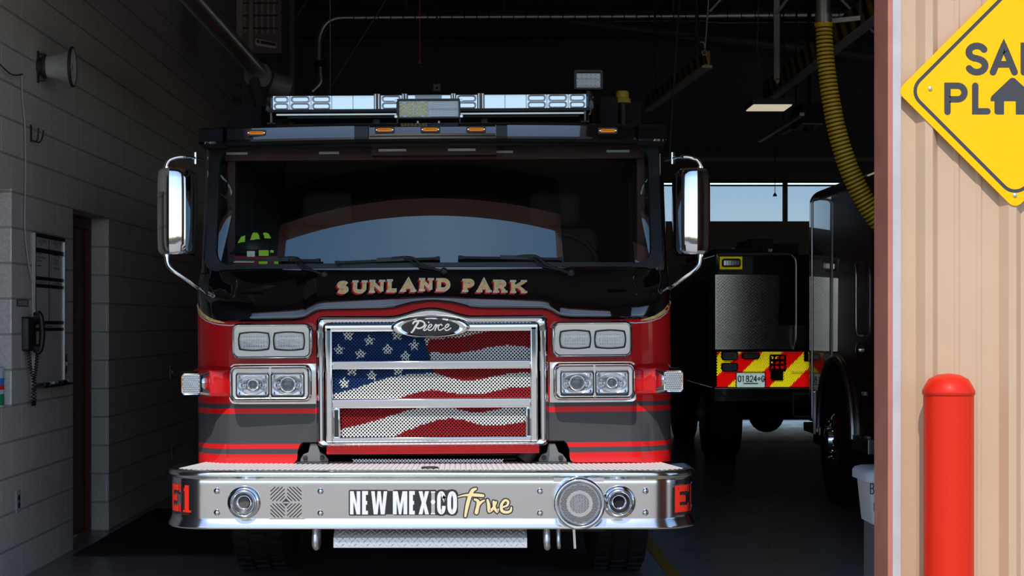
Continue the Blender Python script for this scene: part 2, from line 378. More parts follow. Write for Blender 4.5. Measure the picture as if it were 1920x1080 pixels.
# ---------------------------------------------------------------- drawn letters: strokes on a unit cell
def arc(cx, cy, rx, ry, a0, a1, n=12):
    return [(cx+rx*math.cos(math.radians(a0+(a1-a0)*k/n)), cy+ry*math.sin(math.radians(a0+(a1-a0)*k/n))) for k in range(n+1)]
GL = {
 'S': [arc(.5, .76, .48, .24, 25, 270) + arc(.5, .25, .5, .25, 90, -155)[1:]],
 'U': [[(0, 1), (0, .32)] + arc(.5, .32, .5, .32, 180, 360) + [(1, 1)]],
 'N': [[(0, 0), (0, 1)], [(0, 1), (1, 0)], [(1, 0), (1, 1)]], 'L': [[(0, 1), (0, 0), (1, 0)]],
 'A': [[(0, 0), (.5, 1), (1, 0)], [(.2, .3), (.8, .3)]],
 'D': [[(0, 0), (0, 1), (.45, 1)] + arc(.45, .5, .55, .5, 90, -90)[1:] + [(0, 0)]],
 'P': [[(0, 0), (0, 1), (.6, 1)] + arc(.6, .74, .4, .26, 90, -90)[1:] + [(0, .48)]],
 'R': [[(0, 0), (0, 1), (.6, 1)] + arc(.6, .75, .4, .25, 90, -90)[1:] + [(0, .5)], [(.5, .5), (1, 0)]],
 'K': [[(0, 0), (0, 1)], [(1, 1), (0, .38)], [(.35, .6), (1, 0)]],
 'E': [[(1, 1), (0, 1), (0, 0), (1, 0)], [(0, .5), (.8, .5)]], 'F': [[(1, 1), (0, 1), (0, 0)], [(0, .5), (.8, .5)]],
 'W': [[(0, 1), (.25, 0), (.5, .9), (.75, 0), (1, 1)]], 'M': [[(0, 0), (0, 1)], [(0, 1), (.5, .1), (1, 1)], [(1, 1), (1, 0)]],
 'X': [[(0, 0), (1, 1)], [(0, 1), (1, 0)]], 'I': [[(.5, 0), (.5, 1)]], '1': [[(.1, .8), (.5, 1), (.5, 0)]],
 'C': [[(1, .72)] + arc(.5, .7, .5, .3, 0, 180) + arc(.5, .3, .5, .3, 180, 360) + [(1, .34)]],
 'O': [arc(.5, .65, .5, .35, 0, 180) + arc(.5, .35, .5, .35, 180, 360) + [(1, .65)]], '0': [arc(.5, .65, .5, .35, 0, 180) + arc(.5, .35, .5, .35, 180, 360) + [(1, .65)]],
 'G': [[(1, .74)] + arc(.5, .7, .5, .3, 0, 180) + arc(.5, .3, .5, .3, 180, 360) + [(1, .48), (.55, .48)]],
 'B': [[(0, 0), (0, 1), (.55, 1)] + arc(.55, .76, .38, .24, 90, -90)[1:] + [(0, .52)], [(.55, .52)] + arc(.6, .26, .4, .26, 90, -90)[1:] + [(0, 0)]],
 '8': [arc(.5, .76, .42, .24, -90, 270, 20), arc(.5, .26, .5, .26, 90, 450, 20)],
 '2': [arc(.5, .72, .5, .28, 165, -30) + [(0, 0), (1, 0)]], '4': [[(.75, 0), (.75, 1), (0, .32), (1, .32)]],
}
SERIF = {'N': [(0, 0), (0, 1), (1, 1)], 'U': [(0, 1), (1, 1)], 'L': [(0, 1), (0, 0)], 'A': [(0, 0), (1, 0)], 'D': [(0, 0), (0, 1)], 'P': [(0, 0), (0, 1)],
         'R': [(0, 0), (0, 1), (1, 0)], 'K': [(0, 0), (0, 1), (1, 1), (1, 0)], '1': [(.5, 0)]}
def letter(mb, ch, u, v, w, h, t, m, mp, o, grow=0.0, serif=0.0, rnd=False, cap=0.0, thin=1.0):
    """one drawn letter in the cell u..u+w, v..v+h, stroke t; grow widens it all round for an outline"""
    for k, st in enumerate(GL[ch]):
        pts = [(u+t/2+x*(w-t), v+t/2+y*(h-t)) for x, y in st]
        mb.stroke(pts, t*(thin if k else 1)+2*grow, m, mp, o, cap=(t/2+grow if cap else grow))
        if rnd:
            for p in (pts[0], pts[-1]): mb.disc(p[0], p[1], t/2+grow, m, mp, o)
            for p in pts[1:-1]:
                if len(pts) < 8: mb.disc(p[0], p[1], t/2+grow, m, mp, o)
    if serif:
        for x, y in SERIF.get(ch, []):
            cx = u+t/2+x*(w-t); cy = v+(t*.22 if y == 0 else h-t*.22)
            mb.stroke([(cx-t/2-serif, cy), (cx+t/2+serif, cy)], t*.42+2*grow, m, mp, o, cap=grow)

def striped(name, c1, c2, axis, slope, period, phase, metal=0.0):
    """two paints in diagonal stripes"""
    m = mat(name, c1, .4, metal); nt = m.node_tree; b = nt.nodes['Principled BSDF']; L = nt.links.new
    tc = nt.nodes.new('ShaderNodeTexCoord'); sp = nt.nodes.new('ShaderNodeSeparateXYZ'); L(tc.outputs['Object'], sp.inputs[0])
    a = nt.nodes.new('ShaderNodeMath'); a.operation = 'MULTIPLY_ADD'; a.inputs[1].default_value = slope; L(sp.outputs['Z'], a.inputs[0]); L(sp.outputs[axis], a.inputs[2])
    s = nt.nodes.new('ShaderNodeMath'); s.operation = 'SUBTRACT'; s.inputs[1].default_value = phase; L(a.outputs[0], s.inputs[0])
    q = nt.nodes.new('ShaderNodeMath'); q.operation = 'DIVIDE'; q.inputs[1].default_value = period; L(s.outputs[0], q.inputs[0])
    f = nt.nodes.new('ShaderNodeMath'); f.operation = 'FRACT'; L(q.outputs[0], f.inputs[0])
    g = nt.nodes.new('ShaderNodeMath'); g.operation = 'GREATER_THAN'; g.inputs[1].default_value = .5; L(f.outputs[0], g.inputs[0])
    mx = nt.nodes.new('ShaderNodeMix'); mx.data_type = 'RGBA'; mx.inputs[6].default_value = (*c1, 1); mx.inputs[7].default_value = (*c2, 1); L(g.outputs[0], mx.inputs[0]); L(mx.outputs[2], b.inputs['Base Color'])
    return m
M['chevron'] = striped('chevron_sheeting', (.76, .70, .17), (.74, .11, .12), 'X', -1.0, .434, WX(1352.8, 17.3)-WZ(658, 17.3), 1.0)
for _n in M['chevron'].node_tree.nodes:
    if _n.type == 'BSDF_PRINCIPLED': _n.inputs['Roughness'].default_value = .06
M['yellowsheet'] = mat('yellow_sheeting', (.84, .78, .20), .06, 1.0)
M['limesheet'] = mat('lime_sheeting', (.72, .90, .36), .06, 1.0)
M['whitesheet'] = mat('white_sheeting', (.84, .88, .88), .06, 1.0)
M['platesheet'] = mat('number_plate_sheeting', (.62, .67, .69), .06, 1.0)
M['hazard'] = striped('hazard_stripes', (.42, .27, .02), (.012, .011, .010), 'Y', -1.0, .30, 0)
# ---------------------------------------------------------------- the building
WL = -2.68                                  # inner face of the left block wall
YF, YI = 6.08, 6.25                         # front wall: outer and inner face
OPEN_L, OPEN_R, OPEN_H = -2.66, 1.482, 3.69 # the bay opening
YB, XR, ZC = 25.0, 9.0, 5.85
mb = MB(); mb.box(-3.4, XR, YF, YB+.3, -.15, 0, 'floor'); struct(mb.build('floor', smooth=0))
mb = MB(); mb.box(-300, 300, -300, YF, -.17, -.015, 'apron'); mb.box(-300, 300, YB+.3, 300, -.17, -.015, 'apron'); struct(mb.build('ground_apron', smooth=0))
mb = MB(); mb.box(-120, 120, -62.3, -62, -.02, 2.6, 'yardwall'); struct(mb.build('street_wall', smooth=0))
mb = MB(); mb.box(-60, 60, 70, 70.3, -.02, 2.4, 'yardwall'); struct(mb.build('yard_wall', smooth=0))
mb = MB()
T = WL-.36
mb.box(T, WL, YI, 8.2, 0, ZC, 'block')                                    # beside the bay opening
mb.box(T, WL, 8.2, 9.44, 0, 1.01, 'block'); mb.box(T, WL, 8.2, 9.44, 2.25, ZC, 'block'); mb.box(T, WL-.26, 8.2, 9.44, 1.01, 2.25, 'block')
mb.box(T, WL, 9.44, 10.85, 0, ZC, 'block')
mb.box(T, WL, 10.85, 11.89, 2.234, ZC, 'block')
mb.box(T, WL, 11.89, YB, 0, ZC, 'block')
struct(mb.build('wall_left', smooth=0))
mb = MB(); mb.box(WL, WL+.03, YI+.02, 8.1, 0, ZC, 'dark'); struct(mb.build('added_dark_panel', smooth=0))      # unseen dark panel, added to darken the windscreen reflection
# red door in the left wall, with frame and handle
d = MB(); d.box(WL-.20, WL-.155, 10.93, 11.83, .01, 2.15, 'doorred'); d.box(WL-.158, WL-.150, 11.05, 11.25, 1.45, 1.62, 'boardwhite')
door = struct(d.build('door_1', smooth=0))
d = MB(); d.box(WL-.21, WL-.125, 10.85, 10.93, 0, 2.234, 'doorred'); d.box(WL-.21, WL-.125, 11.83, 11.89, 0, 2.234, 'doorred'); d.box(WL-.21, WL-.125, 10.93, 11.83, 2.15, 2.234, 'doorred')
d.build('door_frame', door, smooth=0)
d = MB(); d.tube([(WL-.155, 11.0, 1.0), (WL-.10, 11.0, 1.0), (WL-.10, 11.1, 1.0)], .010, 'alu'); d.build('door_handle', door)
mb = MB(); mb.box(-3.4, XR, YF, YB+.3, ZC, ZC+.2, 'ceil'); struct(mb.build('ceiling', smooth=0))
mb = MB(); mb.box(XR, XR+.2, YF, YB+.3, 0, ZC, 'backwall'); struct(mb.build('wall_right', smooth=0))
# back wall round the rear overhead door
DX0, DX1, DZ = 1.75, 6.0, 4.15
mb = MB(); mb.box(-3.4, DX0, YB, YB+.2, 0, ZC, 'backwall'); mb.box(DX1, XR, YB, YB+.2, 0, ZC, 'backwall'); mb.box(DX0, DX1, YB, YB+.2, DZ, ZC, 'backwall'); struct(mb.build('wall_back', smooth=0))
WZ0, WZ1 = 3.025, 3.555
rd = MB(); rd.box(DX0, DX1, YB+.05, YB+.10, .20, WZ0, 'backwall'); rd.box(DX0, DX1, YB+.05, YB+.10, 3.605, DZ, 'backwall')
for z in (.6, 1.2, 1.8, 2.4): rd.box(DX0, DX1, YB+.035, YB+.05, z-.02, z+.02, 'backwall')
rd.box(DX0, DX1, YB+.04, YB+.10, WZ1, WZ1+.022, 'backwall')
for x in (1.78, 3.18, 4.57, 5.97): rd.box(x-.035, x+.035, YB+.04, YB+.10, WZ0, 3.605, 'backwall')
rd_o = struct(rd.build('door_2', smooth=0))
for k, (a, b) in enumerate(((1.815, 3.145), (3.215, 4.535), (4.605, 5.935))):
    g = MB(); g.box(a, b, YB+.065, YB+.075, WZ0, WZ1, 'pane'); struct(g.build('window_%d' % (k+1), smooth=0))
t = MB(); t.box(DX0-.3, DX1+.3, YB-.12, YB-.02, WZ(304, 25), WZ(296, 25), 'paleband'); struct(t.build('trim_6', smooth=0))
# front wall: block back-up, ribbed metal skin, brown jambs and header
B2L, B2R = 2.74, 6.90                        # the next bay's opening, right of the sign
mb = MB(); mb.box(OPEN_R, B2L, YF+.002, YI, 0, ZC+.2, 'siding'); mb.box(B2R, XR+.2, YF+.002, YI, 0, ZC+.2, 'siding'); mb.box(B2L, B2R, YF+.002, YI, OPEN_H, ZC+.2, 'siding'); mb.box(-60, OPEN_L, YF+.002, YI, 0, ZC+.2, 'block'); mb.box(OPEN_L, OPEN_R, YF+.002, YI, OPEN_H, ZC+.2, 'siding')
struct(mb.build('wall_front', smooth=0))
def rib_profile(x0, x1):
    pts = []; x = WX(1717, YF); px = x
    pts.append((x0, YF))
    k = 0
    while x < x1:
        pts += [(x, YF), (x+.026, YF-.032), (x+.054, YF-.032), (x+.080, YF)]
        for q in (.150, .232): pts += [(x+q-.012, YF), (x+q-.006, YF-.0035), (x+q+.006, YF-.0035), (x+q+.012, YF)]
        x += .3048
    pts.append((B2L-.02, YF)); return pts
pr = rib_profile(1.52, 2.25)
mb = MB(); mb.loft([[(x, y, -.01) for x, y in pr], [(x, y, ZC+.2) for x, y in pr]], 'siding'); struct(mb.build('wall_front_siding', smooth=0))
mb = MB(); mb.box(OPEN_R-.004, OPEN_R+.012, YF-.03, YI+.01, 0, OPEN_H, 'brown'); struct(mb.build('trim_1', smooth=0))
mb = MB(); mb.box(OPEN_R+.012, WX(1690, YF-.036), YF-.036, YF, 0, OPEN_H+.1, 'trimpale'); struct(mb.build('trim_2', smooth=0, bevel=.003))
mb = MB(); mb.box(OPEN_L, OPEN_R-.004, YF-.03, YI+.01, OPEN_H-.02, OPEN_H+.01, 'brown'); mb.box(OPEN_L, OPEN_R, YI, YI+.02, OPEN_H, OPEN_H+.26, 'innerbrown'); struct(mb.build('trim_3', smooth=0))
mb = MB(); mb.box(OPEN_L-.012, OPEN_L+.004, YF-.03, YI+.01, 0, OPEN_H, 'brown'); struct(mb.build('trim_4', smooth=0))
mb = MB(); mb.box(B2L-.012, B2L+.004, YF-.03, YI+.01, 0, OPEN_H, 'brown'); struct(mb.build('trim_7', smooth=0))
mb = MB(); mb.box(B2L, B2R, YF-.03, YI+.01, OPEN_H-.02, OPEN_H+.01, 'brown'); struct(mb.build('trim_8', smooth=0))
# painted line on the floor
mb = MB(); mb.box(1.085, 1.165, 7.0, 13.5, 0, .003, 'linepaint'); struct(mb.build('trim_5', smooth=0))
# roof framing
for k, y in enumerate((10.2, 13.4, 16.6, 19.8, 23.0)):
    b = MB(); b.box(-2.68, XR, y-.09, y+.09, 5.45, 5.47, 'darkbeam'); b.box(-2.68, XR, y-.01, y+.01, 5.47, 5.83, 'darkbeam'); b.box(-2.68, XR, y-.09, y+.09, 5.83, 5.85, 'darkbeam')
    struct(b.build('roof_beam', smooth=0))

# ---------------------------------------------------------------- things on and along the left wall
def wall_d(px): return -WL*FPX/(CX-px)
def wp(px, py, out=0.0):
    d = wall_d(px); p = W(px, py, d); return Vector((WL+out, p.y, p.z))
# horn loudspeaker
c = wp(36, 125); t = thing('horn_loudspeaker', 'grey horn loudspeaker on a bracket high on the block wall', 'loudspeaker', (WL, c.y, c.z))
hy = c.y
hd = 10.0
def hp(px, py, dd=0): return W(px, py, hd+dd)
ax = Vector((1, .07, 0)).normalized()
o = hp(84, 125)
b = MB(); b.lathe([(.062, 0), (.066, .03), (.078, .09), (.095, .13), (.110, .155), (.118, .162), (.118, .168), (.105, .160), (.08, .12), (.055, .05), (.0, .05)], o, ax, 'horngrey'); b.build('horn', t)
b = MB(); b.lathe([(.112, .153), (.122, .158), (.122, .170), (.112, .173)], o, ax, 'dark', 32, False); b.build('rim', t)
b = MB(); b.lathe([(.0, .02), (.028, .03), (.028, .15), (.02, .165), (0, .168)], o, ax, 'horngrey', 16); b.build('inner_horn', t)
b = MB(); b.lathe([(.0, -.075), (.05, -.072), (.052, -.01), (.062, 0)], o, ax, 'dark', 20); b.lathe([(.066, -.012), (.070, -.005), (.07, .008), (.066, .014)], o, ax, 'dark', 20); b.build('driver', t)
b = MB(); q = o-ax*.075; b.box(q.x-.004, q.x+.035, q.y-.056, q.y-.046, q.z-.025, q.z+.03, 'boardwhite'); b.build('driver_label', t, smooth=0)
b = MB()
for z in (.075, -.085):
    e = o+ax*.0; b.bar((WL+.005, o.y-.02, o.z+z), (e.x, e.y, e.z+z), .02, .008, 'dark')
b.bar((WL+.005, o.y-.02, o.z-.10), (WL+.005, o.y-.02, o.z+.09), .03, .008, 'dark', up=(1, 0, 0)); b.bar((o.x, o.y, o.z-.085), (o.x, o.y, o.z+.075), .018, .008, 'dark', up=(0, 1, 0))
b.build('bracket', t, smooth=0)
# cable from horn to telephone
pts = [wp(37, 140, .012), wp(38, 180, .012), wp(43, 240, .012), wp(44, 320, .012), wp(43, 380, .012), wp(43, 430, .012), wp(49, 490, .012), wp(53, 535, .03), wp(55, 570, .03), wp(56, 580, .03)]
b = MB(); b.tube(path3(pts, 5), .0045, 'cable', 8); tag(b.build('speaker_cable'), 'pale cable running down the block wall from horn to telephone', 'cable')
pts = [wp(-12, 112, .01), wp(6, 136, .03), wp(20, 141, .03), wp(36, 139, .02)]
b = MB(); b.tube(path3(pts, 5), .004, 'dark', 8); tag(b.build('speaker_cable'), 'dark cable sagging from the photo edge to the horn loudspeaker', 'cable')
# coat hook
h = wp(57, 250); b = MB()
b.box(WL, WL+.006, h.y-.012, h.y+.012, h.z-.05, h.z+.05, 'dark')
for s in (-1, 1): b.tube(path3([(WL+.005, h.y+s*.004, h.z-.04), (WL+.045, h.y+s*.03, h.z-.05), (WL+.06, h.y+s*.05, h.z-.01), (WL+.062, h.y+s*.055, h.z+.025)], 4), .005, 'dark', 8)
tag(b.build('coat_hook', smooth=40), 'small double metal hook on the block wall below the horn', 'hook')
# whiteboard
a = wp(60, 437); e = wp(117, 722); y0, y1 = a.y, wall_d(117); z1 = a.z; z0 = WZ(722, wall_d(60))
z1 = WZ(436, y0); z0 = WZ(725, y0)
t = thing('whiteboard', 'tall narrow whiteboard ruled with black tape on the block wall', 'whiteboard', (WL, (y0+y1)/2, z0))
b = MB(); b.box(WL, WL+.012, y0+.012, y1-.012, z0+.012, z1-.012, 'boardwhite'); b.build('panel', t, smooth=0)
b = MB()
for q in ((y0, y0+.018), (y1-.018, y1)): b.box(WL, WL+.02, q[0], q[1], z0, z1, 'alu')
b.box(WL, WL+.02, y0+.018, y1-.018, z0, z0+.018, 'alu'); b.box(WL, WL+.022, y0+.018, y1-.018, z1-.022, z1, 'blackmat'); b.build('frame', t, smooth=0)
H = z1-z0
b = MB()
for py, hh in ((468, .028), (521, .022), (535, .022), (605, .022), (618, .020)):
    z = WZ(py, wall_d(62)); b.box(WL+.0125, WL+.0145, y0+.02, y1-.02, z-hh/2, z+hh/2, 'blackmat')
b.box(WL+.0125, WL+.0140, (y0+y1)/2-.022, (y0+y1)/2-.012, WZ(602, y0), z1-.03, 'blackmat'); b.build('tape', t, smooth=0)
mpw = lambda u, v, o: (WL+.0145+o, y0+u, v)
b = MB(); rr = random.Random(3)
def scribble(u, v, ln, hh):
    pts = []; n = int(ln/.012)
    for k in range(n): pts.append((u+k*.012, v+rr.uniform(-hh, hh)))
    b.stroke(pts, .004, 'ink', mpw)
for v in (WZ(451, y0),):
    scribble(.08, v, .22, .022); scribble(.43, v, .25, .022)
for py in (474, 481, 488, 497): scribble(.06, WZ(py, y0), rr.uniform(.1, .24), .008); scribble(.43, WZ(py+1, y0), rr.uniform(.1, .22), .008)
for py in (528,): scribble(.07, WZ(py, y0), .25, .008); scribble(.43, WZ(py, y0), .22, .008)
scribble(.12, WZ(612, y0), .3, .006); scribble(.12, WZ(633, y0), .08, .008); b.build('handwriting', t, smooth=0)
b = MB(); b.box(WL, WL+.06, y0+.05, y1+.03, z0-.012, z0, 'blackmat'); b.build('pen_tray', t, smooth=0)
for k, (yy, mm, col) in enumerate(((y0+.22, 'blackmat', 'black marker with a pale cap lying nearest the telephone in the tray'), (y0+.42, 'boardwhite', 'white bodied marker lying in the whiteboard tray between two dark ones'), (y0+.64, 'blackmat', 'black marker lying at the door end of the whiteboard tray'))):
    m = MB(); m.tube([(WL+.035, yy-.065, z0+.010), (WL+.035, yy+.03, z0+.010)], .0095, mm, 10); m.tube([(WL+.035, yy+.03, z0+.010), (WL+.035, yy+.075, z0+.010)], .0105, 'white' if mm == 'blackmat' else 'blackmat', 10)
    tag(m.build('marker'), col, 'marker', 'markers in the whiteboard tray')
# telephone
c = wp(47, 626); t = thing('telephone', 'black wall telephone with handset and coiled cord beside the whiteboard', 'telephone', (WL, c.y, c.z-.1))
dy = c.y
ph = MB(); ph.loft([[(WL+x, dy+y, c.z+z) for y, z in rrect(-w, w, -hh, hh, .015, 3)] for x, w, hh in ((0, .075, .100), (.035, .075, .100), (.046, .066, .090))], 'blackmat', closed=True, caps=True); ph.build('base', t, smooth=50)
hs = MB(); pts = path3([(WL+.060, dy+.05, c.z+.118), (WL+.078, dy+.05, c.z+.10), (WL+.088, dy+.05, c.z), (WL+.078, dy+.05, c.z-.085), (WL+.060, dy+.05, c.z-.105)], 5)
hs.tube(pts, [.022]*3+[.018]*(len(pts)-6)+[.022]*3, 'blackmat', 12)
hs.tube([(WL+.042, dy+.05, c.z+.100), (WL+.075, dy+.05, c.z+.105)], .027, 'blackmat', 14); hs.tube([(WL+.042, dy+.05, c.z-.085), (WL+.075, dy+.05, c.z-.09)], .027, 'blackmat', 14); hs.build('handset', t, smooth=50)
cd = MB(); path = path3([(WL+.06, dy+.05, c.z-.11), (WL+.05, dy+.05, c.z-.20), (WL+.045, dy+.02, c.z-.29), (WL+.04, dy+.02, c.z-.41), (WL+.045, dy+.035, c.z-.40), (WL+.045, dy+.035, c.z-.29), (WL+.035, dy-.02, c.z-.19), (WL+.03, dy-.04, c.z-.10)], 30)
coil = []
for k, p in enumerate(path):
    a = k*2*PI/5; coil.append(p+Vector((.011*math.cos(a), .011*math.sin(a), 0)))
cd.tube(coil, .0032, 'blackmat', 5); cd.build('coiled_cord', t)
c = wp(42, 568); b = MB(); b.box(WL, WL+.003, c.y-.13, c.y+.12, c.z-.022, c.z+.022, 'purple')
for v in (.009, 0, -.009): b.box(WL+.003, WL+.0035, c.y-.10, c.y+.09, c.z+v-.002, c.z+v+.002, 'binwhite')
tag(b.build('wall_label', smooth=0), 'small purple printed label on the wall just above the telephone', 'label')
# switch plate right of the whiteboard, outlets
def plate(px, py, w, h, name, label, cat, mm='alu', knob=True):
    c = wp(px, py); t = thing(name, label, cat, (WL, c.y, c.z-h/2)); b = MB()
    b.box(WL, WL+.007, c.y-w/2, c.y+w/2, c.z-h/2, c.z+h/2, mm); b.build('cover_plate', t, smooth=0, bevel=.002)
    k = MB()
    if knob == 'out':
        for s in (-1, 1): k.lathe([(.017, 0), (.017, .004), (0, .004)], (WL+.007, c.y, c.z+s*.021), (1, 0, 0), 'blackmat', 14)
        k.build('socket', t)
    else: k.box(WL+.007, WL+.018, c.y-.006, c.y+.006, c.z-.012, c.z+.012, 'cable'); k.build('toggle', t, smooth=0)
plate(121.5, 682, .07, .12, 'light_switch', 'metal light switch plate between the whiteboard and the red door', 'switch', 'galv')
plate(33, 940, .085, .13, 'wall_outlet', 'pale wall outlet low on the block wall near the photo edge', 'outlet', 'cable', 'out')
plate(320, 697, .075, .12, 'light_switch', 'pale switch plate on the dark block wall beside the red truck', 'switch', 'cable')
plate(323, 846, .07, .12, 'wall_outlet', 'small outlet low on the dark block wall beside the engine', 'outlet', 'cable', 'out')
# wipes canister in the wall niche
c = Vector((WL-.10, 9.36, 1.0105)); t = thing('wipes_canister', 'blue white and green wipes canister standing in the wall niche', 'canister', c)
nx = WX(0, 9.36); c = Vector((nx-.02, 9.36, 1.0105)); t.location = c
def cyl(r, z0, z1, m, nm): b = MB(); b.lathe([(r, z0), (r, z1)], c, (0, 0, 1), m, 24); return b.build(nm, t)
cyl(.042, 0, .205, 'binwhite', 'body')
cyl(.0425, .012, .075, 'green', 'green_band'); cyl(.0425, .10, .125, 'redvinyl', 'red_band'); cyl(.0425, .125, .165, 'skyblue', 'blue_band')
b = MB(); b.lathe([(.044, .205), (.044, .222), (.036, .230), (0, .230)], c, (0, 0, 1), 'binwhite', 24); b.build('lid', t)
# thin dark slab on the floor, standing in for shade
b = MB(); b.box(-2.61, -1.35, 10.57, 13.2, 0, .012, 'mat'); tag(b.build('floor_shading', smooth=0, bevel=.004), 'dark slab painted as shade on the floor by the red door', 'mat')  # no real mat here, the slab stands in for shade

# ---------------------------------------------------------------- front wall things: sign and bollards
SD = YF-.034
sc_ = W(1903, 171, SD); t = thing('warning_sign', 'yellow diamond sign with black lettering on the tan siding', 'sign', sc_)
def dia(half, r, n=8):
    sq = rrect(-half, half, -half, half, r, n); k = math.sqrt(.5)
    return [(k*(x-z), k*(x+z)) for x, z in sq]
b = MB(); b.prism([(sc_.x+x, sc_.z+z) for x, z in dia(.3048, .032)], SD-.003, SD, 'signyellow'); b.build('panel', t, smooth=0)
mps = lambda u, v, o: (sc_.x+u, SD-.0032-o, sc_.z+v)
b = MB(); ring = dia(.3048-.031, .055, 10); b.stroke(ring+[ring[0]], .0128, 'signblack', mps, 0); b.build('border_line', t, smooth=0)
b = MB(); S = SD/FPX
def sl(ch, x0, x1, y0, y1, tt=.0245): letter(b, ch, (x0-1903)*S, (171-y1)*S, (x1-x0)*S, (y1-y0)*S, tt, 'signblack', mps, .0002, rnd=True)
sl('S', 1809, 1853, 80, 142); sl('A', 1855, 1908, 80, 142); sl('F', 1913, 1950, 80, 142); sl('E', 1957, 1995, 80, 142)
sl('P', 1770, 1814, 155, 216, .0235); sl('L', 1822, 1857, 155, 215, .0235); sl('C', 1943, 1983, 155, 215, .0235); sl('E', 1990, 2028, 155, 215, .0235)
b.build('lettering', t, smooth=0)
b = MB()
def hs_(pts): b.flat([((x-1903)*S, (171-y)*S) for x, y in pts], 'signblack', mps, .0004)
hs_([(1857, 184), (1859, 180), (1894, 147), (1898, 146), (1902, 147), (1938, 180), (1940, 184), (1938, 190), (1857, 190)]); hs_([(1864, 188), (1882, 188), (1882, 215), (1868, 215), (1864, 212)]); hs_([(1904, 188), (1932, 188), (1932, 212), (1928, 215), (1904, 215)]); hs_([(1880, 183), (1906, 183), (1906, 186), (1880, 186)])
b.build('house_symbol', t, smooth=0)
for x, y in ((1744, 166), (1903, 366), (1903, -24), (2062, 166)):
    b = MB(); p = W(x, y, SD-.003); b.lathe([(.0085, 0), (.0075, .004), (.004, .006), (0, .006)], p, (0, -1, 0), 'alu', 12); b.build('bolt', t)
def bollard(x, y, top, r, label):
    t = thing('bollard', label, 'bollard', (x, y, 0))
    b = MB(); b.lathe([(r, -.01), (r, top-.075)], (x, y, 0), (0, 0, 1), 'bollard', 40); b.build('post', t)
    b = MB(); b.lathe([(r, top-.078), (r+.004, top-.075), (r+.004, top-.062), (r-.006, top-.042), (r*.78, top-.020), (r*.45, top-.005), (.001, top)], (x, y, 0), (0, 0, 1), 'bollard', 40); b.build('domed_cap', t, smooth=60)
by = YF-.032-.02-.088
bollard(WX(1778.5, by), by, WZ(700, by), .0885, 'bright red domed bollard in front of the tan siding')
bollard(WX(1641.5, 6.9)+.084, 6.9, WZ(715, 6.9), .083, 'red bollard just inside the bay behind the brown jamb')
# ---------------------------------------------------------------- the fire engine in the bay
XC, DF = -.25, 8.31                          # middle of the cab, distance of its front face
EPX = 811.5                                  # photo column of that middle at DF
ROLL = Matrix.Translation((XC, DF, 1.3)) @ Matrix.Rotation(-.0062, 4, 'Y') @ Matrix.Translation((-XC, -DF, -1.3))   # the cab leans a little on its springs
KF = FPX/DF
eng = thing('fire_engine', 'red and black fire engine with flag grille facing out of the bay', 'fire engine', (XC, 10.2, 0))
def px_x(px, d=DF): return (px-EPX)*d/FPX            # across the cab from its middle
CWH = 1.22
def plan_low(x):
    a = abs(x); y = .03*(min(a, 1.0))**2
    if a > CWH-.24:
        t = min((a-(CWH-.24))/.24, 1); y += .24*(1-math.sqrt(max(0, 1-t*t)))
    return y
def bow(x): return x*x/7.2
LIP = [(0, 565), (.03, 565.5), (.10, 568.5), (.19, 577), (.25, 579), (.55, 580.5), (.58, 583), (.64, 596), (.69, 598.5), (.96, 599.5), (1.046, 599), (1.124, 593.5), (1.178, 582), (1.22, 563)]
def z_lip(x): return WZ(interp(LIP, abs(x)), DF-.03)
def lipf(x): return 1.0 if abs(x) < .9 else max(0.0, 1-(abs(x)-.9)/.2)
BOT = [(0, .885), (.655, .885), (.670, .872), (.682, .84), (.684, .800), (.70, .777), (.73, .774), (1.22, .774)]
def z_bot(x): return interp(BOT, abs(x))
xs = sorted(set([round(-CWH+2*CWH*k/96, 4) for k in range(97)] + [s*v for s in (-1, 1) for v, _ in BOT+LIP] + [s*(CWH-.24*q) for s in (-1, 1) for q in (.002, .01, .03, .06, .1, .15, .22, .3)]))
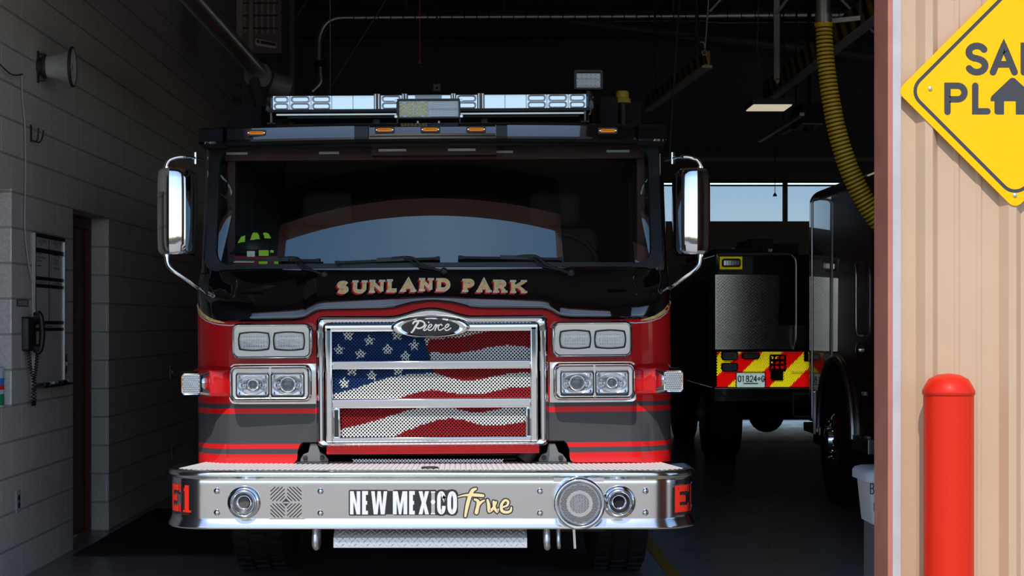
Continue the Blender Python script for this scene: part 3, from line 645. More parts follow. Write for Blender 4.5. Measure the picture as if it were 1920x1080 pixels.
def stripe_mat():
    """red cab paint with charcoal bands at fixed heights; the bands are part of the paint scheme"""
    m = M['red'].copy(); m.name = 'striped_red_paint'; nt = m.node_tree; b = nt.nodes['Principled BSDF']
    g = nt.nodes.new('ShaderNodeNewGeometry'); tc = nt.nodes.new('ShaderNodeTexCoord'); sp = nt.nodes.new('ShaderNodeSeparateXYZ'); nt.links.new(tc.outputs['Object'], sp.inputs[0])
    ax = nt.nodes.new('ShaderNodeMath'); ax.operation = 'MULTIPLY_ADD'; ax.inputs[1].default_value = -.0062; nt.links.new(sp.outputs[0], ax.inputs[0]); nt.links.new(sp.outputs[2], ax.inputs[2])
    ad = nt.nodes.new('ShaderNodeMath'); ad.operation = 'ADD'; ad.inputs[1].default_value = -.0062*.25; nt.links.new(ax.outputs[0], ad.inputs[0])
    cr = nt.nodes.new('ShaderNodeValToRGB'); cr.color_ramp.interpolation = 'CONSTANT'; nt.links.new(ad.outputs[0], cr.inputs[0])
    red = (.62, .010, .012, 1); ch = (.052, .052, .055, 1)
    el = cr.color_ramp.elements; el[0].position = 0; el[0].color = red; el[1].position = WZ(850.5, DF); el[1].color = ch
    for py, c_ in ((841, red), (831.5, ch), (775, red), (765, ch), (755.5, red)):
        z = WZ(py, DF)
        if z < 1.0: e = el.new(z); e.color = c_
    # heights above 1 m need a second ramp
    cr2 = nt.nodes.new('ShaderNodeValToRGB'); cr2.color_ramp.interpolation = 'CONSTANT'
    sb = nt.nodes.new('ShaderNodeMath'); sb.operation = 'SUBTRACT'; sb.inputs[1].default_value = 1.0; nt.links.new(ad.outputs[0], sb.inputs[0]); nt.links.new(sb.outputs[0], cr2.inputs[0])
    e2 = cr2.color_ramp.elements; e2[0].position = 0; e2[0].color = ch; e2[1].position = WZ(775, DF)-1; e2[1].color = red
    for py, c_ in ((765, ch), (755.5, red)): e = e2.new(WZ(py, DF)-1); e.color = c_
    gt = nt.nodes.new('ShaderNodeMath'); gt.operation = 'GREATER_THAN'; gt.inputs[1].default_value = 1.0; nt.links.new(ad.outputs[0], gt.inputs[0])
    mx = nt.nodes.new('ShaderNodeMix'); mx.data_type = 'RGBA'; nt.links.new(gt.outputs[0], mx.inputs[0]); nt.links.new(cr.outputs[0], mx.inputs[6]); nt.links.new(cr2.outputs[0], mx.inputs[7])
    nt.links.new(mx.outputs[2], b.inputs['Base Color']); return m
M['striped'] = stripe_mat()
BACK = 2.35                                  # depth of the cab
def row(zf, yf, k=0.0):
    r = []
    x0, x1 = xs[0], xs[-1]
    r.append((XC+x0, DF+BACK, zf(x0)))
    for x in xs:
        y = (1-k)*plan_low(x)+k*min(bow(x), .22)+ (k*.0)
        r.append((XC+x, DF+y+yf*(1 if k else 1), zf(x)))
    r.append((XC+x1, DF+BACK, zf(x1))); return r
def lrow(zf, yo):                            # lower cab plan with the overhang fading out round the corners
    r = [(XC+xs[0], DF+BACK, zf(xs[0]))]
    for x in xs: r.append((XC+x, DF+plan_low(x)+yo*lipf(x), zf(x)))
    r.append((XC+xs[-1], DF+BACK, zf(xs[-1]))); return r
SILL_Z, SILL_Y = 1.772, .075
def srow(z, yo, k):                          # upper plan: blends to the bowed windscreen
    r = [(XC+xs[0], DF+BACK, z)]
    for x in xs:
        up = bow(x)+ (plan_low(x)-.03*min(abs(x), 1)**2)*.35
        r.append((XC+x, DF+(1-k)*plan_low(x)+k*up+yo, z))
    r.append((XC+xs[-1], DF+BACK, z)); return r
b = MB()
rows = [lrow(z_bot, .03), lrow(lambda x: z_bot(x)+.008, 0), lrow(lambda x: 1.0, 0), lrow(lambda x: 1.30, 0), lrow(lambda x: z_lip(x)-.004, 0)]
b.loft(rows, 'striped')
b.build('lower_cab', eng, roll=True, smooth=40)
b = MB()
def cow(f, yo): return lrow(lambda x: z_lip(x)+(SILL_Z-z_lip(x))*f, yo)
def crow(dz, yo, k):                         # cowl row dz above the lip
    r = []
    z = lambda x: z_lip(x)+dz*min(1, (SILL_Z-z_lip(x))/.24)
    base = lrow(z, yo); up = srow(0, yo, 1.0)
    return [(a[0], a[1]*(1-k)+u[1]*k if 0 < i < len(base)-1 else a[1], a[2]) for i, (a, u) in enumerate(zip(base, up))]
rows = [lrow(z_lip, .0), lrow(lambda x: z_lip(x)-.003, -.030), lrow(lambda x: z_lip(x)+.004, -.046), crow(.012, -.052, 0), crow(.022, -.0495, 0), crow(.05, -.0405, .03), crow(.075, -.032, .08), crow(.105, -.016, .25), crow(.14, .008, .45), crow(.18, .036, .7), srow(SILL_Z-.018, .062, .95), srow(SILL_Z-.006, .062, 1.0), srow(SILL_Z, .085, 1.0)]
b.loft(rows, 'black')
b.build('cowl', eng, roll=True, smooth=60, label='gloss black cowl below the windscreen')
# gold and pale pinstripes that edge the black on both cab corners
GB = [(354, 568), (362, 577), (371, 586), (381, 592), (391, 597), (405, 600.5), (420, 603)]
PB = [(354.6, 574), (366, 589), (380, 598.5), (395, 603.5), (410, 606.5), (430, 608), (448, 606.5), (458, 604)]
mpc = lambda u, v, o: (XC+u, DF+plan_low(u)-.004-o, v)
for s in (-1, 1):
    b = MB()
    pts = [(s*abs(px_x(x)) if abs(px_x(x)) < CWH else s*CWH, WZ(y, DF+plan_low(px_x(x)))) for x, y in GB]
    b.stroke(pts, .018, 'gold', mpc, wid=[.018, .018, .018, .018, .016, .012, .003])
    b.build('gold_stripe', eng, roll=True, smooth=0, label='gold leaf stripe')
    b = MB(); pts = [(s*min(abs(px_x(x)), CWH), WZ(y, DF+plan_low(px_x(x)))) for x, y in PB]
    b.stroke(pts, .0045, 'palevinyl', mpc); b.build('pinstripe', eng, roll=True, smooth=0, label='thin pale pinstripe')
# windscreen, pillars, roof, doors
TILT = math.tan(math.radians(15.2)); WTOP = 2.425
def ws(x, z, o=0.0): return (XC+x, DF+.085+(z-SILL_Z)*TILT+bow(x)+o, z)
HW = 1.155
b = MB(); n = 28; xx = [-HW+2*HW*k/n for k in range(n+1)]; zz = [SILL_Z+(WTOP-SILL_Z)*k/10 for k in range(11)]
b.loft([[ws(x, z) for x in xx] for z in zz], 'glass'); b.build('windscreen', eng, roll=True, smooth=60)
b = MB()                                     # black gasket round the glass
out = rrect(-HW-.03, HW+.03, SILL_Z-.012, WTOP+.02, .06, 5); inn = rrect(-HW+.028, HW-.028, SILL_Z+.020, WTOP-.016, .075, 5)
def dens(p, q):
    o_, i_ = [], []
    for k in range(len(p)):
        a, a2 = p[k], p[(k+1) % len(p)]; c_, c2 = q[k], q[(k+1) % len(p)]
        m_ = max(1, int(math.dist(a, a2)/.08))
        for j in range(m_): o_.append((a[0]+(a2[0]-a[0])*j/m_, a[1]+(a2[1]-a[1])*j/m_)); i_.append((c_[0]+(c2[0]-c_[0])*j/m_, c_[1]+(c2[1]-c_[1])*j/m_))
    return o_, i_
oo, ii = dens(out, inn)
b.loft([[ws(x, z, .01) for x, z in oo], [ws(x, z, -.010) for x, z in oo], [ws(x, z, -.012) for x, z in ii], [ws(x, z, .0) for x, z in ii]], 'blackmat', closed=True); b.build('windscreen_gasket', eng, roll=True, smooth=40)
def pillar_y(z): return DF+.085+(z-SILL_Z)*TILT+bow(HW)
b = MB()                                     # upper cab: corner pillars, side frames, rear wall
for s in (-1, 1):
    xo = XC+s*1.215
    rws = []
    for z in (SILL_Z-.02, 2.0, 2.2, WTOP+.03):
        y = pillar_y(z)
        rws.append([(XC+s*(HW-.012), y-.002, z), (XC+s*1.185, y+.010, z), (XC+s*1.207, y+.035, z), (xo, y+.075, z), (xo, y+.15, z), (XC+s*1.165, y+.15, z), (XC+s*1.14, y+.03, z)])
    b.loft(rws, 'black', closed=True, caps=True)
    x0, x1 = sorted((xo, XC+s*1.165))
    b.box(x0, x1, DF+1.05, DF+1.20, SILL_Z-.03, WTOP+.05, 'void'); b.box(x0, x1, DF+2.0, DF+BACK, SILL_Z-.03, WTOP+.05, 'void')
    b.box(x0, x1, DF+.5, DF+BACK, 2.36, WTOP+.05, 'void')
b.box(XC-1.2, XC+1.2, DF+BACK-.04, DF+BACK, .8, WTOP+.05, 'void')
b.build('cab_frame', eng, roll=True, smooth=40)
for s in (-1, 1):
    x = XC+s*1.19; g = MB(); g.box(x-.003, x+.003, DF+.42, DF+1.06, SILL_Z-.03, 2.37, 'sideglass'); g.box(x-.003, x+.003, DF+1.19, DF+2.01, SILL_Z-.03, 2.37, 'sideglass'); g.build('side_window', eng, roll=True, smooth=0)
# roof cap and front visor
b = MB()
def rrow(z, y0, hw, fr=.12):
    r = []
    for k in range(25):
        x = -hw+2*hw*k/24; r.append((XC+x, DF+y0+bow(x), z))
    return r
RB = DF+BACK
b.loft([[(XC-1.215, RB, 2.43)]+rrow(2.43, .40, 1.215)+[(XC+1.215, RB, 2.43)], [(XC-1.215, RB, 2.50)]+rrow(2.50, .42, 1.215)+[(XC+1.215, RB, 2.50)], [(XC-1.15, RB, 2.535)]+rrow(2.535, .50, 1.16)+[(XC+1.15, RB, 2.535)], [(XC-1.0, RB, 2.545)]+rrow(2.545, .8, 1.0)+[(XC+1.0, RB, 2.545)]], 'black', caps=True)
b.build('roof', eng, roll=True, smooth=40)
VD = DF+.20
def vz(py): return WZ(py, VD)
def vis(x0, x1, zb, zt, y0, name, lean=.10, m='black', n=12, lab=None):
    b = MB(); xq = [x0+(x1-x0)*k/n for k in range(n+1)]
    prof = [(zb-.004, y0+.25), (zb-.004, y0+.03), (zb, y0+.006), (zb+.010, y0), (zb+(zt-zb)*.5, y0+(zt-zb)*.5*lean+.001), (zt-.014, y0+(zt-zb)*lean), (zt-.003, y0+(zt-zb)*lean+.012), (zt+.002, y0+.05), (zt+.004, y0+.30)]
    b.loft([[(XC+x, DF+y+bow(x)*.75, z) for x in xq] for z, y in prof], ['void', 'void']+[m]*6, caps=True)
    return b.build(name, eng, roll=True, smooth=35, label=lab)
def vx(px): return (px-809)*VD/FPX
vis(vx(367), vx(1250), vz(262), vz(232), .135, 'visor', .07, n=40)
vis(vx(692), vx(927), vz(257), vz(236), .118, 'visor_panel', .08, lab='raised middle panel of the black visor')
for a, c_ in ((367, 414), (1196, 1250)): vis(vx(a), vx(c_), vz(265), vz(233), .105, 'visor_end_block', .05, n=3)
for a, c_ in ((664, 690), (929, 949)): vis(vx(a), vx(c_), vz(262), vz(234), .12, 'visor_bracket', .05, 'blackmat', n=2)
for px in (478, 721, 806, 891, 1138):
    x = vx(px); y = DF+bow(x)*.75+(.118 if 690 < px < 930 else .135)+.003; z = vz(246.5)
    base = MB(); base.prism([(XC+x+a, z+c_) for a, c_ in rrect(-.050, .050, -.0155, .0155, .006, 3)], y-.010, y+.02, 'blackmat')
    ml = base.build('marker_light', eng, roll=True, smooth=0)
    l = MB(); l.loft([[(XC+x+a, y+yy, z+c_) for a, c_ in rrect(-w, w, -h, h, .006, 3)] for w, h, yy in ((.038, .0085, -.010), (.036, .0075, -.018), (.030, .004, -.021))], 'amber', closed=True, caps=True)
    l.build('amber_lens', ml, roll=True)
    sc = MB()
    for q in (-.041, .041): sc.lathe([(.0035, 0), (.003, .003), (0, .003)], (XC+x+q, y-.010, z), (0, -1, 0), 'chrome', 8)
    sc.build('screw', ml, roll=True)
# wipers
for tip0, tip1, piv in (((421, 484.5), (597, 487), (606, 515)), ((626, 491.5), (824, 483.5), (832, 509)), ((859, 482), (1058, 484), (1072, 511))):
    dW = DF+.03
    def wpt(p, o): x = px_x(p[0], dW); z = WZ(p[1], dW); q = ws(x, max(z, SILL_Z-.02), o); return Vector((q[0], q[1], z))
    # undo the lean, measured on the leaning cab
    inv = ROLL.inverted()
    a = inv @ wpt(tip0, -.035); e = inv @ wpt(tip1, -.035); mid = a.lerp(e, .62); pv = inv @ wpt(piv, -.03)
    wr = bpy.data.objects.new('wiper', None); C.objects.link(wr); wr.parent = eng; wr.location = pv-eng.location; wr.empty_display_size = .1
    bl = MB(); bl.bar(a, e, .012, .012, 'rubber'); bl.bar(a.lerp(e, .0)+Vector((0, .012, 0)), e+Vector((0, .012, 0)), .016, .006, 'rubber')
    bl.bar(a, a.lerp(e, .04), .018, .018, 'rubber'); bl.bar(a.lerp(e, .96), e, .018, .018, 'rubber'); bl.bar(a.lerp(e, .40)+Vector((0, -.006, .004)), a.lerp(e, .66)+Vector((0, -.006, .004)), .02, .02, 'blackmat'); bl.build('blade', wr, roll=True, smooth=0)
    ar = MB(); ar.tube(path3([mid+Vector((-.04, -.014, .008)), mid+Vector((.06, -.016, .010)), mid.lerp(pv, .5)+Vector((.0, -.014, .004)), pv], 5), .0065, 'blackmat', 8); ar.tube([mid+Vector((.05, -.01, -.004)), mid.lerp(pv, .5)+Vector((-.02, -.01, -.006)), pv.lerp(mid, .2)], .004, 'blackmat', 8); ar.build('arm', wr, roll=True)
    pc = MB(); pc.lathe([(.018, -.02), (.018, .012), (.010, .018), (0, .018)], pv, (0, -1, .3), 'blackmat', 14); pc.build('pivot', wr, roll=True)
# place name across the cowl: red drop shade, pale outline, gold face
def cowl_at(u, v, o):
    dz = v-z_lip(u); f = [(-.1, -.05), (.012, -.052), (.022, -.0495), (.05, -.0405), (.075, -.032), (.105, -.016), (.14, .008), (.18, .036), (.22, .062)]
    k = interp([(.022, 0), (.05, .03), (.075, .08), (.105, .25), (.14, .45), (.18, .7), (.22, .95)], dz)
    return (XC+u, DF+plan_low(u)*(1-k)+bow(u)*k+interp(f, dz)-.008-o, v)
cells = (('S', 630, 655), ('U', 661, 688), ('N', 693, 721), ('L', 726, 748), ('A', 753, 779), ('N', 787, 813), ('D', 819, 846), ('P', 868, 891), ('A', 896, 920), ('R', 926, 951), ('K', 958, 988))
base = [(630, 550.5), (690, 549), (811, 545), (930, 548), (988, 549)]
for nm, mm, gr, off, dx, dz in (('lettering_shade', 'maroonvinyl', .002, 0, -.0085, -.0095), ('lettering_shade', 'redvinyl', .0005, .0006, -.0065, -.0065), ('lettering_outline', 'palevinyl', .0022, .0012, 0, 0), ('lettering', 'gold', 0, .0018, 0, 0)):
  for word in (cells[:7], cells[7:]):
    b = MB()
    for ch, x0, x1 in word:
        d_ = DF-.03; u0 = (x0-EPX)*d_/FPX; w = (x1-x0)*d_/FPX
        if ch == 'A': u0 -= .004; w += .008
        zb = WZ(interp(base, (x0+x1)/2), d_); zt = WZ(interp(base, (x0+x1)/2)-23.5, d_)
        letter(b, ch, u0+dx+.005, zb+dz, w-.010, zt-zb, .0155, mm, cowl_at, off, grow=gr, serif=.0055, thin=.75)
    b.build(nm, eng, roll=False, smooth=0, label={'gold': 'gold lettering across the black cowl', 'palevinyl': 'pale outline of the gold lettering'}.get(mm, 'red drop shade of the gold lettering'))
# ---- grille
GD = DF-.105                                  # front plane of the grille bars
def gx(px, d=GD): return (px-CX)*d/FPX
def gz(py, d=GD): return WZ(py, d)
def bell(x, w=78): t = min(abs(x)/w, 1); return (1-t*t)**2 if t < 1 else 0
def outline(x0, x1, yb, yt, r, bump, d, bw=78):
    p = []
    for k in range(6): t = math.radians(180+90*k/5); p.append((x0+r+r*math.cos(t), yb-r-r*math.sin(t)))
    for k in range(1, 8): p.append((x0+r+(x1-x0-2*r)*k/8, yb))
    for k in range(6): t = math.radians(270+90*k/5); p.append((x1-r+r*math.cos(t), yb-r-r*math.sin(t)))
    for k in range(6): t = math.radians(90*k/5); p.append((x1-r+r*math.cos(t), yt+r-r*math.sin(t)))
    for k in range(1, 40):
        x = x1-r-(x1-x0-2*r)*k/40; p.append((x, yt-bump*bell(x-808.5, bw)))
    for k in range(6): t = math.radians(90+90*k/5); p.append((x0+r+r*math.cos(t), yt+r-r*math.sin(t)))
    return [(gx(a, d), gz(c_, d)) for a, c_ in p]
gr = bpy.data.objects.new('grille', None); C.objects.link(gr); gr.parent = eng; gr.location = Vector((XC, DF, 1.2))-eng.location; gr.empty_display_size = .1
o1 = outline(592, 1028, 838, 591, 12, 15.5, DF); o2 = outline(593, 1027, 837, 592, 12, 15.5, DF-.05); o3 = outline(598, 1022, 833, 598, 11, 15.5, DF-.065); o4 = outline(606, 1012, 830, 604, 10, 13, DF-.06); o5 = outline(609, 1009, 829, 606, 9, 12.5, DF-.03)
b = MB(); b.loft([[(x, DF+.03, z) for x, z in o1], [(x, DF-.045, z) for x, z in o2], [(x, DF-.062, z) for x, z in o3], [(x, DF-.060, z) for x, z in o4], [(x, DF-.03, z) for x, z in o5]], 'chrome', closed=True)
b.build('surround', gr, roll=True, smooth=45)
b = MB()
for s, px in ((-1, 602), (1, 1018)):
    for ya, yb in ((622, 662), (694, 826)):
        b.tube([(gx(px, DF-.06), DF-.062, gz(ya, DF-.06)), (gx(px, DF-.06), DF-.062, gz(yb, DF-.06))], .017, 'chrome', 16)
    b.tube([(gx(px, DF-.06), DF-.060, gz(660, DF-.06)), (gx(px, DF-.06), DF-.060, gz(696, DF-.06))], .021, 'chrome', 16)
b.build('side_rails', gr, roll=True, smooth=50, label='vertical chrome tubes beside the bars')
fo = outline(610, 1008, 829, 606, 8, 12.5, GD); 
b = MB()
def gbox(x0, x1, y0, y1, dep=.07, m='chrome'): b.box(gx(x0), gx(x1), GD, GD+dep, gz(y1), gz(y0), m)
gbox(610, 623, 612, 829); gbox(994, 1008, 612, 829)
gbox(621, 996, 676, 692, .06); gbox(621, 996, 747, 765, .06); gbox(621, 996, 819, 829, .06)
gbox(623, 637, 763, 821, .05); gbox(985, 996, 763, 821, .05)
b.build('grille_bars', gr, roll=True, bevel=.008, seg=4, smooth=60)
b = MB(); top = [(610, 606.5)]+[(x, 606.5-11*bell(x-808.5)) for x in range(620, 1000, 6)]+[(1008, 606.5)]
rr_ = []
for x, y in top:
    w_ = 622 if abs(x-808) > 60 else 624
    rr_.append([(gx(x), GD+.06, gz(y)), (gx(x), GD+.010, gz(y)), (gx(x), GD+.002, gz(y+1.5)), (gx(x), GD, gz(y+4)), (gx(x), GD, gz(w_-4)), (gx(x), GD+.004, gz(w_-1)), (gx(x), GD+.012, gz(w_)), (gx(x), GD+.06, gz(w_))])
b.loft(rr_, 'chrome'); b.build('top_bar', gr, roll=True, smooth=50)
b = MB()
for xa, xb_, ya, yb in ((626, 634, 768, 818), (988, 993, 768, 818)): b.box(gx(xa), gx(xb_), GD-.002, GD+.002, gz(yb), gz(ya), 'blackmat')
b.build('side_slots', gr, roll=True, smooth=0, label='black slots at the ends of the bottom opening')
b = MB(); b.box(gx(615), gx(1005), DF-.012, DF-.004, gz(830), gz(606), 'void'); b.build('radiator_backing', gr, roll=True, smooth=0)
# flag painted on the diamond wire
def star_in(x, y):
    for cx, cy in ((653, 628), (693, 638), (745, 628), (636, 655), (676, 663), (727, 655), (777, 647), (760, 668), (645, 717), (697, 703), (660, 694), (746, 694)):
        dx, dy = x-cx, y-cy; r = math.hypot(dx, dy)
        if r < 10:
            a = math.atan2(-dy, dx)-PI/2; a = (a % (2*PI/5)); a = min(a, 2*PI/5-a)
            if r < 10*math.cos(PI/5*2)/math.cos(PI/5*2-a)*1.55: return True
    return False
R1 = [(795, 663), (810, 661), (838, 662), (860, 662), (890, 658), (920, 651), (950, 648), (975, 650), (1000, 654)]
R0 = [(795, 660), (806, 636), (860, 634), (890, 627), (915, 622), (940, 618), (1000, 618)]
BW = [(623, 738), (660, 729), (700, 716), (735, 706), (760, 702), (800, 700), (1000, 700)]
RT = [(812, 698), (840, 708), (873, 714.5), (890, 714), (906, 711), (950, 702), (1000, 698)]
WB = [(735, 751), (760, 742), (785, 735), (810, 731), (835, 735), (865, 739.5), (906, 739), (935, 732), (960, 727), (1000, 727)]
L3 = [(630, 806), (660, 799), (700, 789), (735, 778), (765, 769), (785, 764), (850, 764), (866, 770), (885, 773.5), (905, 773), (930, 769), (950, 763), (1000, 760)]
K3 = [(735, 819), (760, 808), (790, 797), (820, 788), (845, 785), (870, 788), (892, 796), (920, 799), (950, 797), (1000, 789)]
def flag(x, y):
    if y < 684:
        edge = interp([(606, 792), (640, 797), (660, 803), (684, 812)], y)
        if x < edge: return 'flagwhite' if star_in(x, y) else 'flagblue'
        if y < interp(R0, x): return 'flagwhite'
        return 'flagred' if y < interp(R1, x) else 'flagwhite'
    if y < 756:
        if x < 812 and y < interp(BW, x): return 'flagwhite' if star_in(x, y) else 'flagblue'
        if x >= 812 and y < interp(RT, x): return 'flagred'
        return 'flagwhite' if (x < 735 or y < interp(WB, x)) else 'flagred'
    if y < interp(L3, x): return 'flagred'
    return 'flagred' if (x > 735 and y > interp(K3, x)) else 'flagwhite'
MD = GD+.045
for (x0, x1, y0, y1) in ((622, 996, 603, 678), (622, 996, 690, 750), (636, 987, 762, 821)):
    b = MB(); P = 6.7
    for sg in (1, -1):
        c0 = (x0-y1 if sg > 0 else x0+y0); c1 = (x1-y0 if sg > 0 else x1+y1)
        c_ = math.ceil(c0/P)*P
        while c_ < c1:
            # the line x = c + sg*y
            ya, yb = y0, y1
            if sg > 0: ya = max(ya, x0-c_); yb = min(yb, x1-c_)
            else: ya = max(ya, c_-x1); yb = min(yb, c_-x0)
            if yb-ya > 1:
                n = max(1, int((yb-ya)/2.2)); w = .62
                prev = None
                for k in range(n+1):
                    y = ya+(yb-ya)*k/n; x = c_+sg*y; oy = MD+(.0015 if sg > 0 else 0)
                    q = [Vector((gx(x-w, MD), oy, gz(y-sg*-w, MD))), Vector((gx(x, MD), oy-.003, gz(y, MD))), Vector((gx(x+w, MD), oy, gz(y+sg*-w, MD)))]
                    if prev:
                        mm = flag(x-sg*(yb-ya)/n/2, y-(yb-ya)/n/2)
                        b.add(prev+q, [(0, 3, 4, 1), (1, 4, 5, 2)], mm)
                    prev = q
            c_ += P
    b.build('flag_mesh', gr, roll=True, smooth=0, label='diamond wire mesh painted with stars and stripes')
# maker's oval badge
bd = MB(); bx, bz = gx(807.5), gz(613.6); kx = GD/FPX
def ov(rx, rz, y, dz=0): return [(x, y, z) for x, z in oval(bx, bz+dz, rx*kx, rz*kx, 48)]
bd.loft([ov(74, 20.5, GD+.02), ov(74, 20.5, GD-.004), ov(72, 19.3, GD-.014), ov(66, 17.8, GD-.018), ov(54.5, 15.3, GD-.012)], 'chrome', closed=True); badge = bd.build('badge', gr, roll=True, smooth=60)
b = MB(); b.loft([ov(54.6, 15.3, GD-.012), ov(30, 8, GD-.013)], 'darkvinyl', closed=True, caps=True); b.build('badge_field', badge, roll=True, smooth=60)
mpb = lambda u, v, o: (gx(700+u/8.727), GD-.016-o, gz(570+v/8.727))
b = MB()
for pts, w in (([(742, 298), (722, 330), (690, 375), (664, 425), (632, 462)], 30), ([(655, 318), (672, 292), (715, 280), (775, 274), (825, 292), (846, 325), (828, 365), (785, 390), (740, 396), (712, 382)], 26),
               ([(872, 342), (848, 385), (828, 418), (848, 432), (888, 402)], 20), ([(884, 402), (930, 385), (962, 352), (948, 332), (916, 350), (898, 392), (910, 426), (950, 426), (990, 398)], 18),
               ([(988, 398), (1022, 340), (1038, 352), (1012, 432)], 18), ([(1018, 412), (1040, 370), (1066, 342), (1082, 352)], 18), ([(1130, 352), (1112, 334), (1082, 352), (1066, 392), (1080, 428), (1116, 422), (1156, 396)], 18),
               ([(1156, 398), (1206, 385), (1242, 350), (1226, 330), (1194, 350), (1174, 392), (1186, 428), (1228, 428), (1272, 394)], 18)):
    P3 = [(p.x, p.y) for p in path3([(a, c_, 0) for a, c_ in pts], 4)]
    b.stroke(P3, w, 'steel', mpb, 0, step=6); b.disc(P3[0][0], P3[0][1], w/2, 'steel', mpb, 0); b.disc(P3[-1][0], P3[-1][1], w/2, 'steel', mpb, 0)
b.disc(912, 300, 13, 'steel', mpb); b.build('badge_script', badge, roll=True, smooth=0, label='silver script lettering on black')
b = MB(); b.box(gx(612, DF), gx(1010, DF), DF-.03, DF+.05, WZ(850, DF), WZ(836, DF), 'red'); b.build('grille_valance', eng, roll=True, bevel=.004, label='narrow red strip under the grille')

